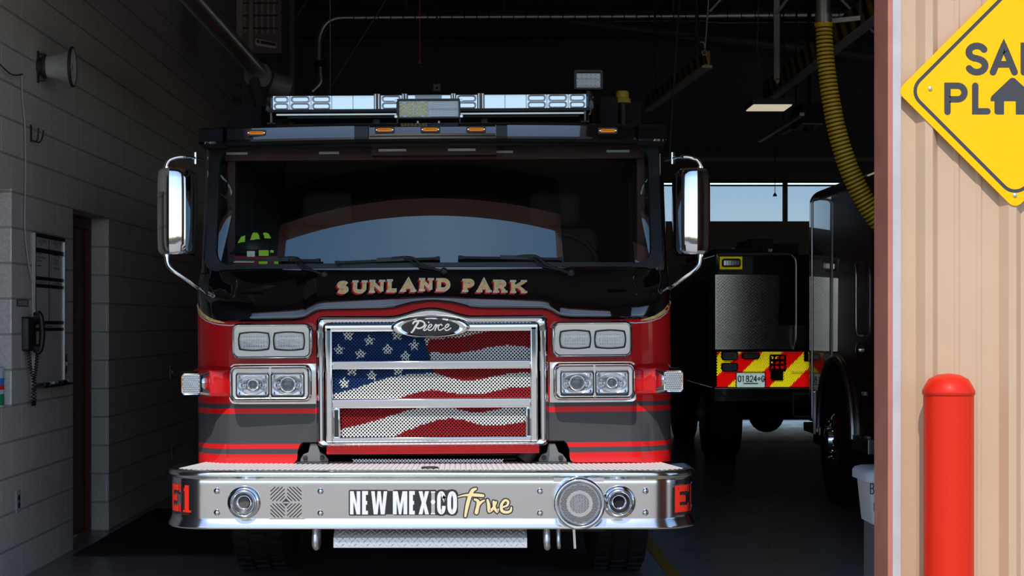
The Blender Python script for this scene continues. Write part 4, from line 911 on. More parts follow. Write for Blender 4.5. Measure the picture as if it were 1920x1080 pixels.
# ---- headlights and warning lights beside the grille
HB = DF-.10
def hx(px): return (px-EPX)*HB/FPX
def hz(py): return WZ(py, HB)
plate_pts = rrect(.0, 1, 0, 1, .1)
for s in (-1, 1):
    x0, x1 = sorted((s*px_x(EPX+219.5), s*px_x(EPX+384)))
    b = MB(); zt, zb_ = WZ(680.5, DF), WZ(756, DF); r = .035
    pl = []
    for (cx, cz, a) in ((x1-r, zt-r, 0), (x0+r, zt-r, 90), (x0+r, zb_+r, 180), (x1-r, zb_+r, 270)):
        rr2 = r if (cx > 0) == (s > 0 and cx == x1-r or s < 0 and cx == x1-r) else r
        sharp = (s < 0 and cx == x1-r) or (s > 0 and cx == x0+r)
        if sharp: pl.append((x1 if s < 0 else x0, zt if a in (0, 90) else zb_))
        else:
            for k in range(6): t = math.radians(a+90*k/5); pl.append((cx+r*math.cos(t), cz+r*math.sin(t)))
    b.loft([[(XC+x, DF+plan_low(x)+.004, z) for x, z in pl], [(XC+x, DF+plan_low(x)-.005, z) for x, z in pl]], 'steel', closed=True, caps=True); b.build('headlight_plate', eng, roll=True, smooth=0, label='polished plate behind the headlights')
    for kind, ya, yb, xa, xb_ in (('warning', 604, 672, 225.5, 377), ('head', 682.5, 752.5, 227.5, 382)):
        x0, x1 = sorted((s*xa*HB/FPX, s*xb_*HB/FPX)); z0, z1 = hz(yb), hz(ya); yb_ = DF+.03; fr = HB
        cl = bpy.data.objects.new(kind+'_light_cluster', None); C.objects.link(cl); cl.parent = eng; cl.location = Vector((XC+(x0+x1)/2, HB, z0))-eng.location; cl.empty_display_size = .1
        b = MB(); R = lambda g, y, rr=.035: [(XC+x, y, z) for x, z in rrect(x0+g, x1-g, z0+g, z1-g, max(rr-g*.7, .006), 6)]
        ic = .019 if kind == 'warning' else .020
        b.loft([R(0, yb_), R(0, fr+.030), R(.001, fr+.022), R(.005, fr+.004), R(.009, fr), R(.012, fr+.002), R(.016, fr+.014), R(ic, fr+.020)], 'chrome', closed=True)
        b.build('bezel', cl, roll=True, smooth=50)
        b = MB()
        if kind == 'head':
            czp = (z0+z1)/2-.006; xl, xr = XC+x0+ic-.003, XC+x1-ic+.003
            b.add([(xl, fr+.016, z0+ic-.002), (xr, fr+.016, z0+ic-.002), (xr, fr+.022, czp-.056), (xl, fr+.022, czp-.056)], [(0, 1, 2, 3)], 'lampface'); b.add([(xl, fr+.016, z1-ic+.002), (xr, fr+.016, z1-ic+.002), (xr, fr+.022, czp+.056), (xl, fr+.022, czp+.056)], [(3, 2, 1, 0)], 'lampface')
            for q0, q1 in ((xl, XC+(x0+x1)/2-.0865-.082), (XC+(x0+x1)/2+.0865+.082, xr)):
                if q1 > q0: b.box(q0, q1, fr+.018, fr+.022, z0+.02, z1-.02, 'lampface')
        else: b.loft([R(ic-.004, fr+.008), R(ic+(.014 if kind == 'warning' else .004), fr+.028 if kind == 'warning' else fr+.020), R(.05, fr+(.029 if kind == 'warning' else .021))], 'lampface', closed=True, caps=True)
        mx_ = (x0+x1)/2; b.box(XC+mx_-.006, XC+mx_+.006, fr+.010, fr+.022, z0+.020, z1-.020, 'chrome')
        for q in (z0+.016, z1-.016):
            for xq in (mx_, x0+.03, x1-.03): b.lathe([(.0045, 0), (.004, .004), (0, .005)], (XC+xq, fr+.020, q), (0, -1, 0), 'chrome', 8)
        b.build('face_plate', cl, roll=True, smooth=40)
        for k in (0, 1):
            hw_ = .0795 if kind == 'warning' else .084; cx = mx_+(-.0865 if k == 0 else .0865); cz = (z0+z1)/2+(.0 if kind == 'warning' else -.006)
            if kind == 'warning':
                def pil(w, h, bul, n=10):
                    p = []
                    for (ax_, az, bx_, bz_) in ((w, -h, w, h), (w, h, -w, h), (-w, h, -w, -h), (-w, -h, w, -h)):
                        for q in range(n):
                            t = q/n; x = ax_+(bx_-ax_)*t; z = az+(bz_-az)*t; e = 4*t*(1-t)*bul
                            if abs(ax_-bx_) < 1e-6: x += e*(1 if ax_ > 0 else -1)
                            else: z += e*(1 if az > 0 else -1)
                            p.append((x, z))
                    return p
                def ring(w, h, y): return [(XC+cx+x, y, cz+z) for x, z in pil(w, h, .0065)]
                b = MB(); b.loft([ring(.0735, .0425, fr+.022), ring(.0735, .0425, fr+.006), ring(.0675, .0365, fr+.004), ring(.066, .035, fr+.010)], 'blackmat', closed=True); lamp = b.build('warning_lamp', cl, roll=True, smooth=40)
                b = MB(); b.loft([ring(.067, .036, fr+.014), ring(.064, .033, fr+.012), ring(.02, .01, fr+.012)], 'reflector_cell', closed=True, caps=True)
                for i in range(9):
                    for j in range(4):
                        X = XC+cx-.048+.012*i; Z = cz-.0225+.015*j; b.add([(X-.005, fr+.0115, Z-.006), (X+.005, fr+.0115, Z-.006), (X+.005, fr+.0115, Z+.006), (X-.005, fr+.0115, Z+.006), (X, fr+.0045, Z)], [(0, 1, 4), (1, 2, 4), (2, 3, 4), (3, 0, 4)], 'reflector')
                b.build('reflector', lamp, roll=True, smooth=0)
                b = MB(); b.loft([ring(.067, .036, fr+.008), ring(.065, .034, fr-.004), ring(.055, .026, fr-.008), ring(.02, .01, fr-.009)], 'lens', closed=True, caps=True)
                b.build('lens', lamp, roll=True, smooth=60)
            else:
                def rq(w, h, y, r_=.012): return [(XC+cx+x, y, cz+z) for x, z in rrect(-w, w, -h, h, r_, 4)]
                b = MB(); b.loft([rq(hw_, .058, fr+.021), rq(hw_, .058, fr+.010), rq(hw_-.005, .053, fr+.006), rq(hw_-.006, .052, fr+.012)], 'blackmat', closed=True); lamp = b.build('headlamp', cl, roll=True, smooth=40)
                b = MB(); b.loft([rq(hw_-.006, .052, fr+.010), rq(hw_-.009, .049, fr+.009)], 'reflector', closed=True)
                EL = lambda g, y: [(XC+cx+(hw_-.010)*g*math.cos(2*PI*q/24), y, cz+.046*g*math.sin(2*PI*q/24)) for q in range(24)]
                b.tube(EL(.97, fr+.012), .0016, 'ledback', 6, closed=True)
                for sx_ in (-1, 1): b.box(XC+cx+sx_*.050-.003, XC+cx+sx_*.050+.003, fr+.013, fr+.02, cz-.020, cz+.014, 'ledback')
                def rq24(w, h, y):
                    p = []
                    for q in range(24):
                        a = 2*PI*q/24; k_ = min(w/max(abs(math.cos(a)), 1e-6), h/max(abs(math.sin(a)), 1e-6)); p.append((XC+cx+math.cos(a)*k_, y, cz+math.sin(a)*k_))
                    return p
                b.loft([rq24(hw_-.009, .049, fr+.010), EL(1, fr+.013), EL(.92, fr+.024), EL(.8, fr+.034), EL(.6, fr+.043), EL(.3, fr+.048)], 'reflector', closed=True, caps='end')
                outer = (k == 0) == (s < 0)
                pr_ = .020 if outer else .031
                for sx_ in (-1, 1): b.lathe([(.019, -.004), (.016, -.010), (.010, -.016), (.001, -.019)], (XC+cx+sx_*.050, fr+.034, cz-.003), (0, 1, 0), 'chrome', 20)
                b.lathe([(pr_+.009, .008), (pr_+.007, -.004), (pr_+.003, -.007), (pr_, -.002), (pr_, .010)], (XC+cx, fr+.020, cz), (0, 1, 0), 'reflector', 24, False)
                for sx_ in (-1, 1):
                    for sz_ in (-1, 1): b.box(XC+cx+sx_*(hw_-.019)-.003, XC+cx+sx_*(hw_-.019)+.003, fr+.006, fr+.02, cz+sz_*.040-.005, cz+sz_*.040+.005, 'blackmat')
                b.build('reflector', lamp, roll=True, smooth=50)
                b = MB(); b.lathe([(pr_, .0), (pr_*.92, .004), (pr_*.55, .008), (.001, .010)], (XC+cx, fr+.020, cz), (0, -1, 0), 'projector', 24) if 'projector' in M else None
                b.build('projector_lens', lamp, roll=True, smooth=60)
                b = MB(); b.loft([rq(hw_-.006, .052, fr+.008), rq(hw_-.008, .050, fr+.003), rq(hw_-.03, .03, fr+.001)], 'lens', closed=True, caps=True); b.build('lens', lamp, roll=True, smooth=50)
# ---- turn signals on red pods at the cab corners
for s in (-1, 1):
    tsg = bpy.data.objects.new('turn_signal', None); C.objects.link(tsg); tsg.parent = eng; tsg.location = Vector((XC+s*1.15, DF, 1.12))-eng.location; tsg.empty_display_size = .1
    def Q(xa, xb_, za, zb2, y, r=.012):
        xa, xb_ = sorted((s*xa, s*xb_)); return [(XC+x, y, z) for x, z in rrect(xa, xb_, za, zb2, r, 3)]
    zc = WZ(716, DF); 
    b = MB(); b.loft([Q(.93, 1.20, zc-.075, zc+.085, DF+.06, .03), Q(1.02, 1.20, zc-.066, zc+.072, DF-.02, .025), Q(1.09, 1.21, zc-.062, zc+.064, DF-.055, .02)], 'red', closed=True, caps=True); b.build('pod', tsg, roll=True, smooth=50, label='red pod under the lamp')
    b = MB(); b.loft([Q(1.105, 1.245, zc-.064, zc+.064, DF+.02), Q(1.105, 1.245, zc-.064, zc+.064, DF-.055), Q(1.112, 1.243, zc-.060, zc+.060, DF-.066), Q(1.145, 1.236, zc-.052, zc+.052, DF-.115), Q(1.150, 1.232, zc-.046, zc+.046, DF-.112)], 'chrome', closed=True); b.build('housing', tsg, roll=True, smooth=40)
    b = MB(); b.loft([Q(1.150, 1.232, zc-.046, zc+.046, DF-.112), Q(1.17, 1.21, zc-.02, zc+.02, DF-.110)], 'ledback', closed=True, caps=True)
    for i in range(9):
        for j in range(9):
            X = XC+s*(1.155+.0088*i+(.0044 if j % 2 else 0)); Z = zc-.041+.0102*j
            b.lathe([(.0034, 0), (.0022, .004), (.001, .005)], (X, DF-.1125, Z), (0, -1, 0), 'white', 6)
    b.build('lamp_grid', tsg, roll=True, smooth=40)
    xa, xb_ = sorted((s*1.2315, s*1.2405)); b = MB(); b.box(XC+xa, XC+xb_, DF-.108, DF-.02, zc-.042, zc+.040, 'amberdull'); b.build('amber_reflector', tsg, roll=True, smooth=0, label='amber side strip')
    b = MB(); b.loft([Q(1.150, 1.233, zc-.046, zc+.046, DF-.118), Q(1.156, 1.228, zc-.04, zc+.04, DF-.124)], 'lens', closed=True, caps=True); b.build('lens', tsg, roll=True, smooth=40)

# ---- mirrors on bent arms
for s in (-1, 1):
    ML = 8.45
    def mp_(px, py, d=8.45): p = W(px, py, d); return Vector((p.x, p.y, p.z))
    # both mirrors drawn from the middle of the cab; 812 is their midpoint
    def mm_(a, py, d=ML): x = XC+s*a*ML/FPX; return Vector((x, d, WZ(py, ML)))
    mr = bpy.data.objects.new('mirror', None); C.objects.link(mr); mr.parent = eng; mr.location = mm_(495, 400)-eng.location; mr.empty_display_size = .1
    xa, xb_ = 455, 521; zt, zb2 = WZ(316, ML), WZ(477, ML)
    def sec(f, hw2, y):                       # plan section of the head at a height, scaled by f
        cx = s*(xa+xb_)/2*ML/FPX; w = (xb_-xa)/2*ML/FPX*f; p = []
        prof = [(-1, .14), (-.98, .02), (-.92, -.045), (-.75, -.085), (-.50, -.104), (-.2, -.112), (.05, -.118), (.12, -.120), (.19, -.116), (.5, -.100), (.80, -.078), (.92, -.060), (.98, -.03), (1, .02), (1, .14)]
        for u, v in prof: p.append((XC+cx+s*u*w, ML+.06+v*(.55+.45*f), y))
        return p
    rws = []
    for k, (z, f) in enumerate(((zb2, .80), (zb2+.006, .88), (zb2+.02, .95), (zb2+.05, .985), (zb2+.12, 1), (zt-.12, 1), (zt-.05, .985), (zt-.02, .95), (zt-.006, .88), (zt, .80))): rws.append(sec(f, 0, z))
    b = MB(); b.loft(rws, 'chrome', closed=True, caps=True); b.build('mirror_head', mr, smooth=28)
    b = MB(); cx = s*(xa+xb_)/2*ML/FPX; b.prism([(XC+cx+x, z) for x, z in rrect(-.072, .072, zb2+.02, zt-.02, .03)], ML+.2005, ML+.206, 'blackmat'); b.build('mirror_glass', mr, smooth=0)
    b = MB(); pts = [mm_(501, 318), mm_(500, 309, ML), mm_(494, 300), mm_(480, 295), mm_(466, 293.5, ML+.02), mm_(453, 293.2, ML+.10), mm_(446, 293.2, ML+.22)]
    b.tube(path3(pts, 5), [.013]*11+[.012]*10+[.008]*10, 'chrome', 12); b.tube([mm_(501, 321), mm_(501, 313)], .017, 'chrome', 14)
    b.lathe([(.012, -.03), (.012, .03)], mm_(453, 293.2, ML+.10), (0, 0, 1), 'chrome', 10); b.build('upper_arm', mr)
    b = MB(); pts = [mm_(500, 474), mm_(500, 485), mm_(497, 497), mm_(487, 508), mm_(470, 520, ML+.02), mm_(455, 532, ML+.05), mm_(446, 539, ML+.08)]
    b.tube(path3(pts, 5), .0125, 'chrome', 12); b.tube([mm_(501, 472), mm_(501, 481)], .017, 'chrome', 14); b.build('lower_arm', mr)

# ---- bumper
BY, BL, BR = 7.95, 1.06, .215
def bpl(u):
    """bumper plan: arc length u from the middle -> (x, y, nx, ny)"""
    s = 1 if u >= 0 else -1; a = abs(u)
    if a <= BL: return (u, 0, 0, -1)
    t = (a-BL)/BR
    if t <= PI/2: return (s*(BL+BR*math.sin(t)), BR*(1-math.cos(t)), s*math.sin(t), -math.cos(t))
    return (s*(BL+BR), BR+(a-BL-BR*PI/2), s, 0)
def bp_(u, v, o): x, y, nx_, ny = bpl(u); return (XC+x+nx_*o, BY+y+ny*o, v)
us = [-1.65, -1.5]+[-(BL+BR*PI/2)+BR*PI/2*k/12 for k in range(13)]+[-BL+2*BL*k/20 for k in range(1, 20)]+[BL+BR*PI/2*k/12 for k in range(13)]+[1.5, 1.65]
bum = bpy.data.objects.new('bumper', None); C.objects.link(bum); bum.parent = eng; bum.location = Vector((XC, BY, .5))-eng.location; bum.empty_display_size = .1
b = MB(); prof = [(.770, -.10), (.775, -.02), (.777, -.006), (.775, .006), (.768, .0135), (.758, .0165), (.749, .0135), (.744, .006), (.741, .0015), (.736, -.001), (.728, 0), (.718, .001), (.710, .001)]
b.loft([[bp_(u, z, o) for u in us] for z, o in prof], 'chromesoft'); b.build('top_bead', bum, smooth=60)
b = MB(); b.loft([[bp_(u, z, o) for u in us] for z, o in ((.712, 0), (.545, 0))], 'steel'); b.build('face_plate', bum, smooth=60, label='brushed steel bumper face')
b = MB(); prof = [(.552, -.0005), (.548, .0005), (.543, .0025), (.512, .0165), (.507, .0175), (.501, .0155), (.498, .009), (.497, -.004), (.497, -.08)]
b.loft([[bp_(u, z, o) for u in us] for z, o in prof], 'chromesoft'); b.build('bottom_roll', bum, smooth=60)
# tread deck with ridges running front to back
b = MB(); ZD = .779
def deck_x(y): return 1.245-.10*max(0, (y-.05))/.5
nb = 93
for k in range(nb):
    f0, f1, f2 = [-1+2*(k+q)/nb for q in (0, .45, .9)]
    def dk(f, y, z): return (XC+f*deck_x(y), BY+y, z)
    fe = lambda f: .012+max(0, abs(f)-.86)**2*5.0     # front edge follows the rounded corner
    b.add([dk(f0, fe(f0), ZD), dk(f1, fe(f1), ZD+.003), dk(f2, fe(f2), ZD), dk(f0, .50, ZD), dk(f1, .50, ZD+.003), dk(f2, .50, ZD)], [(0, 1, 4, 3), (1, 2, 5, 4)], 'deckalu')
b.box(XC-1.15, XC+1.15, BY+.12, BY+.50, ZD-.03, ZD-.001, 'treadalu'); b.build('tread_deck', bum, smooth=0)
def BX(px, d=BY): return (px-CX)*d/FPX-XC
def BZ(py, d=BY): return WZ(py, d)
for px, py in ((407, 920.5), (407, 961), (601, 921), (601, 962), (1012.5, 921), (1012.5, 962), (1210, 920.5), (1210, 961)):
    b = MB(); b.lathe([(.0155, 0), (.0150, .004), (.011, .010), (.005, .0125), (0, .013)], (XC+BX(px), BY, BZ(py)), (0, -1, 0), 'chrome', 18); b.build('bolt', bum)
b = MB()
for s in (-1, 1):
    for z in (.70, .585, .515): b.lathe([(.008, 0), (.006, .005), (0, .006)], bp_(s*1.41, z, 0), (s, 0, 0), 'chrome', 10)
b.build('side_screws', bum)
for px, py in ((458, 942), (1160.5, 941)):
    hn = MB(); c = (XC+BX(px), BY, BZ(py))
    hn.lathe([(.079, .0), (.080, .006), (.075, .012), (.064, .016), (.060, .045), (.057, .052), (.053, .050), (.048, .040), (.042, .024), (.036, .012), (.031, .006), (.001, .004)], c, (0, -1, 0), 'chrome', 40, False); h_ = hn.build('air_horn', bum, smooth=60)
    b = MB(); b.lathe([(.026, .0078), (.001, .0076)], c, (0, -1, 0), 'throat' if px < 800 else 'void', 20, False); b.build('throat', h_)
# slotted speaker cover
b = MB(); mg = lambda u, v, o: (XC+BX(400+u/8.727), BY-.0035-o, BZ(890+v/8.727))
pp = rrect(XC+BX(504.5), XC+BX(572), BZ(973.5), BZ(908.5), .008); b.prism(pp, BY-.003, BY, 'steel'); sp_ = b.build('speaker_cover', bum, smooth=0)
b = MB()
for (xa, ya, xb_, yb) in ((935, 275, 1015, 200), (935, 335, 1075, 200), (935, 400, 1135, 200), (968, 430, 1170, 232), (1030, 430, 1170, 295), (1090, 430, 1170, 352)):
    for fx in (0, 1):
        for fy in (0, 1):
            X = lambda x: 2380-x if fx else x
            Y = lambda y: 900-y if fy else y
            b.stroke([(X(xa), Y(ya)), (X(xb_), Y(yb))], 15, 'void', mg, 0, step=1000)
b.flat([(1190, 385), (1255, 450), (1190, 515), (1125, 450)], 'darkvinyl', mg); b.build('slots', sp_, smooth=0, label='black slots and diamond')
b = MB(); b.flat([(1190+52*math.cos(t*PI/10), 456+16*math.sin(t*PI/10)) for t in range(20)], 'steel', mg, .0006); b.build('maker_plate', sp_, smooth=0)
b = MB()
for x, y in ((932, 190), (1444, 190), (932, 705), (1444, 705)): p = mg(x, y, 0); b.lathe([(.004, 0), (.003, .003), (0, .0035)], p, (0, -1, 0), 'chrome', 8)
b.build('screws', sp_)
# round electronic siren
SDp = BY-.095; c = (XC+BX(1087, SDp), SDp, WZ(945, SDp)); R_ = .120
b = MB(); b.lathe([(.085, -.11), (.118, -.10), (.1225, -.09), (.1225, -.045), (.118, -.035), (.122, -.025), (R_+.003, -.010), (R_, 0), (R_-.008, .004), (R_-.016, .001), (R_-.022, -.012), (.001, -.012)], c, (0, -1, 0), 'chrome', 56); sir = b.build('siren', bum, smooth=50)
b = MB(); b.lathe([(.098, -.0116), (.001, -.0118)], c, (0, -1, 0), 'sirenface', 40, False); b.build('siren_face', sir)
b = MB(); mpz = lambda u, v, o: (c[0]+u, SDp+.0112-o, c[2]+v)
for j in range(-13, 14):
    for i in range(-14, 15):
        u = i*.0068+(.0034 if j % 2 else 0); v = j*.0068; r = math.hypot(u, v)
        if r < .089 and not (r < .05 and (i+j) % 2) and not (.047 < r < .062) and not (r < .040 and (abs(u+.012) < .009 and abs(v) < .03 or (-.012 < u < .02 and (abs(v-.022) < .005 or abs(v-.002-.4*u) < .005)))): b.disc(u, v, .0025 if r > .05 else .0018, 'void', mpz, 0, 6)
b.build('perforations', sir, smooth=0, label='small dark holes of the siren face')
b = MB(); b.lathe([(.062, 0), (.062, .003), (.047, .003), (.047, 0)], (c[0], SDp+.0115, c[2]), (0, -1, 0), 'chrome', 40, False); b.build('siren_ring', sir)
b = MB(); b.bar((c[0]-.12, BY, .735), (c[0]+.12, BY, .735), .02, .018, 'chrome'); b.bar((c[0]-.09, BY-.02, .565), (c[0]+.09, BY-.02, .565), .03, .04, 'dark'); b.build('siren_bracket', sir, smooth=0)
# unit number on the rounded corners, drawn round the bend
def unum(cells, z0, z1):
    for mm, g, dx, dz, o in (('darkvinyl', .003, -.010, -.011, .0008), ('redvinyl', 0, 0, 0, .0016)):
        b = MB()
        for ch, u0, w, t in cells:
            if ch == '1':
                b.stroke([(u0+dx+w*.25, z1+dz-.03), (u0+dx+w*.62, z1+dz-.006)], t*.7+2*g, mm, bp_, o, step=.008); b.stroke([(u0+dx+w*.62, z0+dz), (u0+dx+w*.62, z1+dz)], t+2*g, mm, bp_, o, step=.008); b.stroke([(u0+dx-.002, z0+dz+.005), (u0+dx+w+.012, z0+dz+.005)], .010+2*g, mm, bp_, o, step=.008)
            else: 
                letter(b, ch, u0+dx, z0+dz, w, z1-z0, t, mm, bp_, o, grow=g)
                b.stroke([(u0+w+dx-.003, z0+dz), (u0+w+dx-.003, z0+dz+.040)], .010+2*g, mm, bp_, o); b.stroke([(u0+w+dx-.003, z1+dz-.036), (u0+w+dx-.003, z1+dz)], .010+2*g, mm, bp_, o)
        b.build('unit_number', bum, smooth=0, label='red unit number with black shade on the bumper corner')
unum((('E', -(BL+BR*1.20), .095, .028), ('1', -(BL+BR*.66), .036, .026)), .575, .705)
unum((('E', BL+BR*.56, .110, .031), ('1', BL+BR*1.14, .036, .026)), .573, .703)
# two word decal in the middle of the bumper
mn = lambda u, v, o: (XC+BX(640+u/5.647), BY-.0008-o, BZ(890+v/5.647))
b = MB()
for pts in ([(90, 160), (480, 160), (500, 172), (545, 172), (560, 160), (1000, 160), (1012, 172), (1030, 160), (1075, 155), (1110, 165), (1135, 160), (1175, 153), (1215, 165), (1236, 195), (1236, 395), (1215, 428), (1175, 438), (1130, 428), (1110, 420), (1080, 436), (1040, 436), (1005, 428), (560, 430), (540, 420), (480, 420), (465, 432), (90, 434), (78, 424), (78, 172)],): b.flat(pts, 'darkvinyl', mn, 0)
b.build('decal_backing', bum, smooth=0, label='dark backing of the bumper decal')
b = MB()
def dl(ch, x0, x1, t=40): letter(b, ch, x0, 420, x1-x0, 175-420, t, 'white', mn, .0006)
def dlv(ch, x0, x1, t):
    for st in GL[ch]:
        pts = [(x0+t/2+x*(x1-x0-t), (420-t/2 if ch in 'CO' else 420)+((175+t/2 if ch in 'CO' else 175)-(420-t/2 if ch in 'CO' else 420))*y) for x, y in st]
        if ch == 'E': pts = [(px_, min(max(py_, 175+t*.45), 420-t*.45)) for px_, py_ in pts]
        b.stroke(pts, t, 'white', mn, .0006, step=30)
PG = {'N': [(0,0),(0,1),(.36,1),(.66,.42),(.66,1),(1,1),(1,0),(.64,0),(.34,.56),(.34,0)], 'W': [(0,1),(.22,1),(.31,.36),(.40,1),(.60,1),(.69,.36),(.78,1),(1,1),(.84,0),(.60,0),(.5,.60),(.40,0),(.16,0)],
      'M': [(0,0),(0,1),(.33,1),(.5,.42),(.67,1),(1,1),(1,0),(.74,0),(.74,.62),(.58,0),(.42,0),(.26,.62),(.26,0)], 'X': [(0,1),(.38,1),(.5,.70),(.62,1),(1,1),(.70,.5),(1,0),(.62,0),(.5,.30),(.38,0),(0,0),(.30,.5)]}
def dpg(ch, x0, x1): b.flat([(x0+x*(x1-x0), 420-y*245) for x, y in PG[ch]], 'white', mn, .0006)
dpg('N', 92, 200); dlv('E', 220, 302, 40); dpg('W', 316, 486); dpg('M', 546, 698); dlv('E', 718, 798, 40); dpg('X', 818, 928); dlv('C', 1014, 1104, 38); dlv('O', 1122, 1224, 40)
for x in (958, 971, 984): b.stroke([(x, 178), (x, 420)], 7, 'white', mn, .0006, step=40)
for y in (183, 413): b.stroke([(948, y), (994, y)], 12, 'white', mn, .0006)
b.build('decal_lettering', bum, smooth=0, label='white block letters of the bumper decal')
b = MB()
b.disc(971, 288, 24, 'white', mn, .0011, 20); b.build('sun_symbol', bum, smooth=0, label='small sun symbol standing in for a letter')
scr = ((([(1235, 235), (1280, 222), (1340, 215), (1420, 215), (1500, 222)]), [10, 16, 24, 36, 30]), (([(1425, 150), (1390, 168), (1362, 225), (1335, 320), (1312, 440)]), [22, 38, 40, 38, 24]),
       (([(1412, 262), (1450, 290), (1430, 400)]), [22, 34, 40]), (([(1432, 360), (1470, 300), (1512, 272)]), [26, 28, 18]),
       (([(1548, 268), (1560, 320), (1568, 385), (1610, 350), (1638, 290)]), [24, 34, 34, 26, 22]), (([(1612, 285), (1622, 350), (1650, 392), (1662, 360)]), [24, 30, 26, 12]),
       (([(1700, 345), (1755, 325), (1765, 285), (1730, 272), (1696, 320), (1700, 380), (1745, 398), (1790, 385), (1800, 345)]), [20, 22, 26, 24, 30, 32, 30, 26, 14]))
for nm, mm, g, o in (('script_outline', 'darkvinyl', 26, .0), ('script', 'goldpale', 0, .0009)):
    b = MB()
    for pts, wd in scr:
        P3 = [(p.x, p.y) for p in path3([(a, c_, 0) for a, c_ in pts], 4)]; ww = [wd[min(int(k/4), len(wd)-1)]+(wd[min(int(k/4)+1, len(wd)-1)]-wd[min(int(k/4), len(wd)-1)])*(k % 4)/4+g for k in range(len(P3))]
        b.stroke(P3, 1, mm, mn, o, step=30, wid=ww); b.disc(*P3[0], ww[0]/2, mm, mn, o); b.disc(*P3[-1], ww[-1]/2, mm, mn, o)
    b.build(nm, bum, smooth=0, label='pale gold brush script word' if g == 0 else 'dark outline of the script word')
# maker's cap on the deck, brackets, dark gap behind the bumper
b = MB(); b.lathe([(.045, 0), (.04, .008), (0, .009)], (XC+BX(806, 8.05), 8.06, ZD), (0, 0, 1), 'dark', 24); b.build('deck_cap', bum)
for px in (590, 1036):
    x = (px-CX)*8.36/FPX; k = MB(); k.prism([(x-.07, .775), (x+.07, .775), (x+.07, .800), (x+.05, .825), (x+.03, .835), (x+.012, .88), (x-.02, .88), (x-.03, .835), (x-.055, .825), (x-.07, .80)], 8.34, 8.38, 'grey'); k.box(x-.085, x+.075, 8.30, 8.36, .772, .79, 'dark')
    for q in (-.045, .04): k.lathe([(.012, 0), (.012, .015), (0, .016)], (x+q, 8.34, .81), (0, -1, 0), 'dark', 8)
    k.build('cab_hinge', eng, smooth=0, bevel=.003)
b = MB(); b.box(XC-1.15, XC+1.15, DF+.35, DF+.40, .45, .95, 'void'); b.box(XC-1.15, XC+1.15, DF+.10, DF+.35, .45, .75, 'void')
for k in range(4): b.box(XC-.42, XC+.42, DF+.12, DF+.2, .792+.022*k, .797+.022*k, 'dark')
b.build('radiator_skirt', eng, smooth=0)
b = MB(); b.tube([(XC+.46, DF+.06, .80), (XC+.50, DF+.05, .87)], .045, 'rubber', 14); b.build('intake_hose', eng)
b = MB()
for x0, x1 in ((665, 940),):
    for k in range(46):
        a = (x0+(x1-x0)*k/45-CX)*8.36/FPX; b.bar((a-.01, 8.36, .782), (a+.01, 8.36, .80), .003, .003, 'alu'); b.bar((a+.01, 8.36, .782), (a-.01, 8.36, .80), .003, .003, 'alu')
b.build('intake_screen', eng, smooth=0)
# diamond tread box hung under the bumper, tow eyes
b = MB(); xa, xb_ = XC+BX(626, 8.02), XC+BX(988, 8.02); y0 = 8.02; za, zm, zb2 = WZ(992, 8.02), WZ(1008.5, 8.0), WZ(1027, 8.0)
b.add([(xa, y0+.06, .50), (xb_, y0+.06, .50), (xa, y0-.02, zm), (xb_, y0-.02, zm), (xa, y0-.02, zb2), (xb_, y0-.02, zb2), (xa, y0+.35, zb2), (xb_, y0+.35, zb2), (xa, y0+.35, .5), (xb_, y0+.35, .5)], [(0, 1, 3, 2), (2, 3, 5, 4), (4, 5, 7, 6), (6, 7, 9, 8), (0, 2, 4, 6, 8), (1, 9, 7, 5, 3)], 'treadalu')
def loz(pfn, u0, u1, v0, v1, st, m):
    i = 0; v = v0+st/2
    while v < v1:
        u = u0+st/2+(st/2 if i % 2 else 0); j = 0
        while u < u1-st*.3:
            sg = 1 if (i+j) % 2 else -1; L, T_ = st*.40, st*.11
            cs = math.cos(PI/4)
            du, dv = L*cs, L*cs*sg; nu, nv = -T_*cs*sg, T_*cs
            b.add([pfn(u-du, v-dv, 0), pfn(u+nu, v+nv, 0), pfn(u+du, v+dv, 0), pfn(u-nu, v-nv, 0), pfn(u-du*.5, v-dv*.5, .003), pfn(u+du*.5, v+dv*.5, .003)], [(0, 4, 5, 1), (1, 5, 2), (0, 3, 4), (3, 2, 5, 4)], m)
            u += st; j += 1
        v += st*.5; i += 1
loz(lambda u, v, o: (u, y0-.0205-o, v), xa, xb_, zb2, zm, .030, 'treadalu')
sl_ = Vector((0, .08, .5-zm)); ln = sl_.length; sl_.normalize(); nrm = Vector((0, -sl_.z, sl_.y))
loz(lambda u, v, o: tuple(Vector((u, y0-.0205, zm))+sl_*v+nrm*o), xa, xb_, 0, ln, .030, 'treadalu')
b.build('tread_step', eng, smooth=0, label='diamond tread aluminium box under the bumper')
for px in (592, 1025, 1047):
    x = (px-CX)*8.0/FPX; b = MB()
    b.tube(path3([(x, 8.05, .53), (x, 7.99, .48), (x, 7.975, .43), (x+.003, 8.0, .405), (x+.003, 8.06, .42), (x, 8.09, .50)], 5), .017 if px != 1047 else .010, 'alu', 12); b.build('tow_eye', eng)
b = MB(); b.tube([((1052-CX)*8.2/FPX, 8.2, .487), ((1135-CX)*8.2/FPX, 8.2, .487)], .032, 'rubber', 14); b.bar(((1076-CX)*8.1/FPX, 8.1, .48), ((1078-CX)*8.1/FPX, 8.1, .385), .012, .01, 'alu'); b.build('air_line', eng)
b = MB(); b.box(XC-.5, XC+.5, 8.4, 16.5, .45, .62, 'void'); b.box(XC-.95, XC+.95, 9.96, 10.16, .43, .58, 'void'); b.build('chassis', eng, smooth=0)
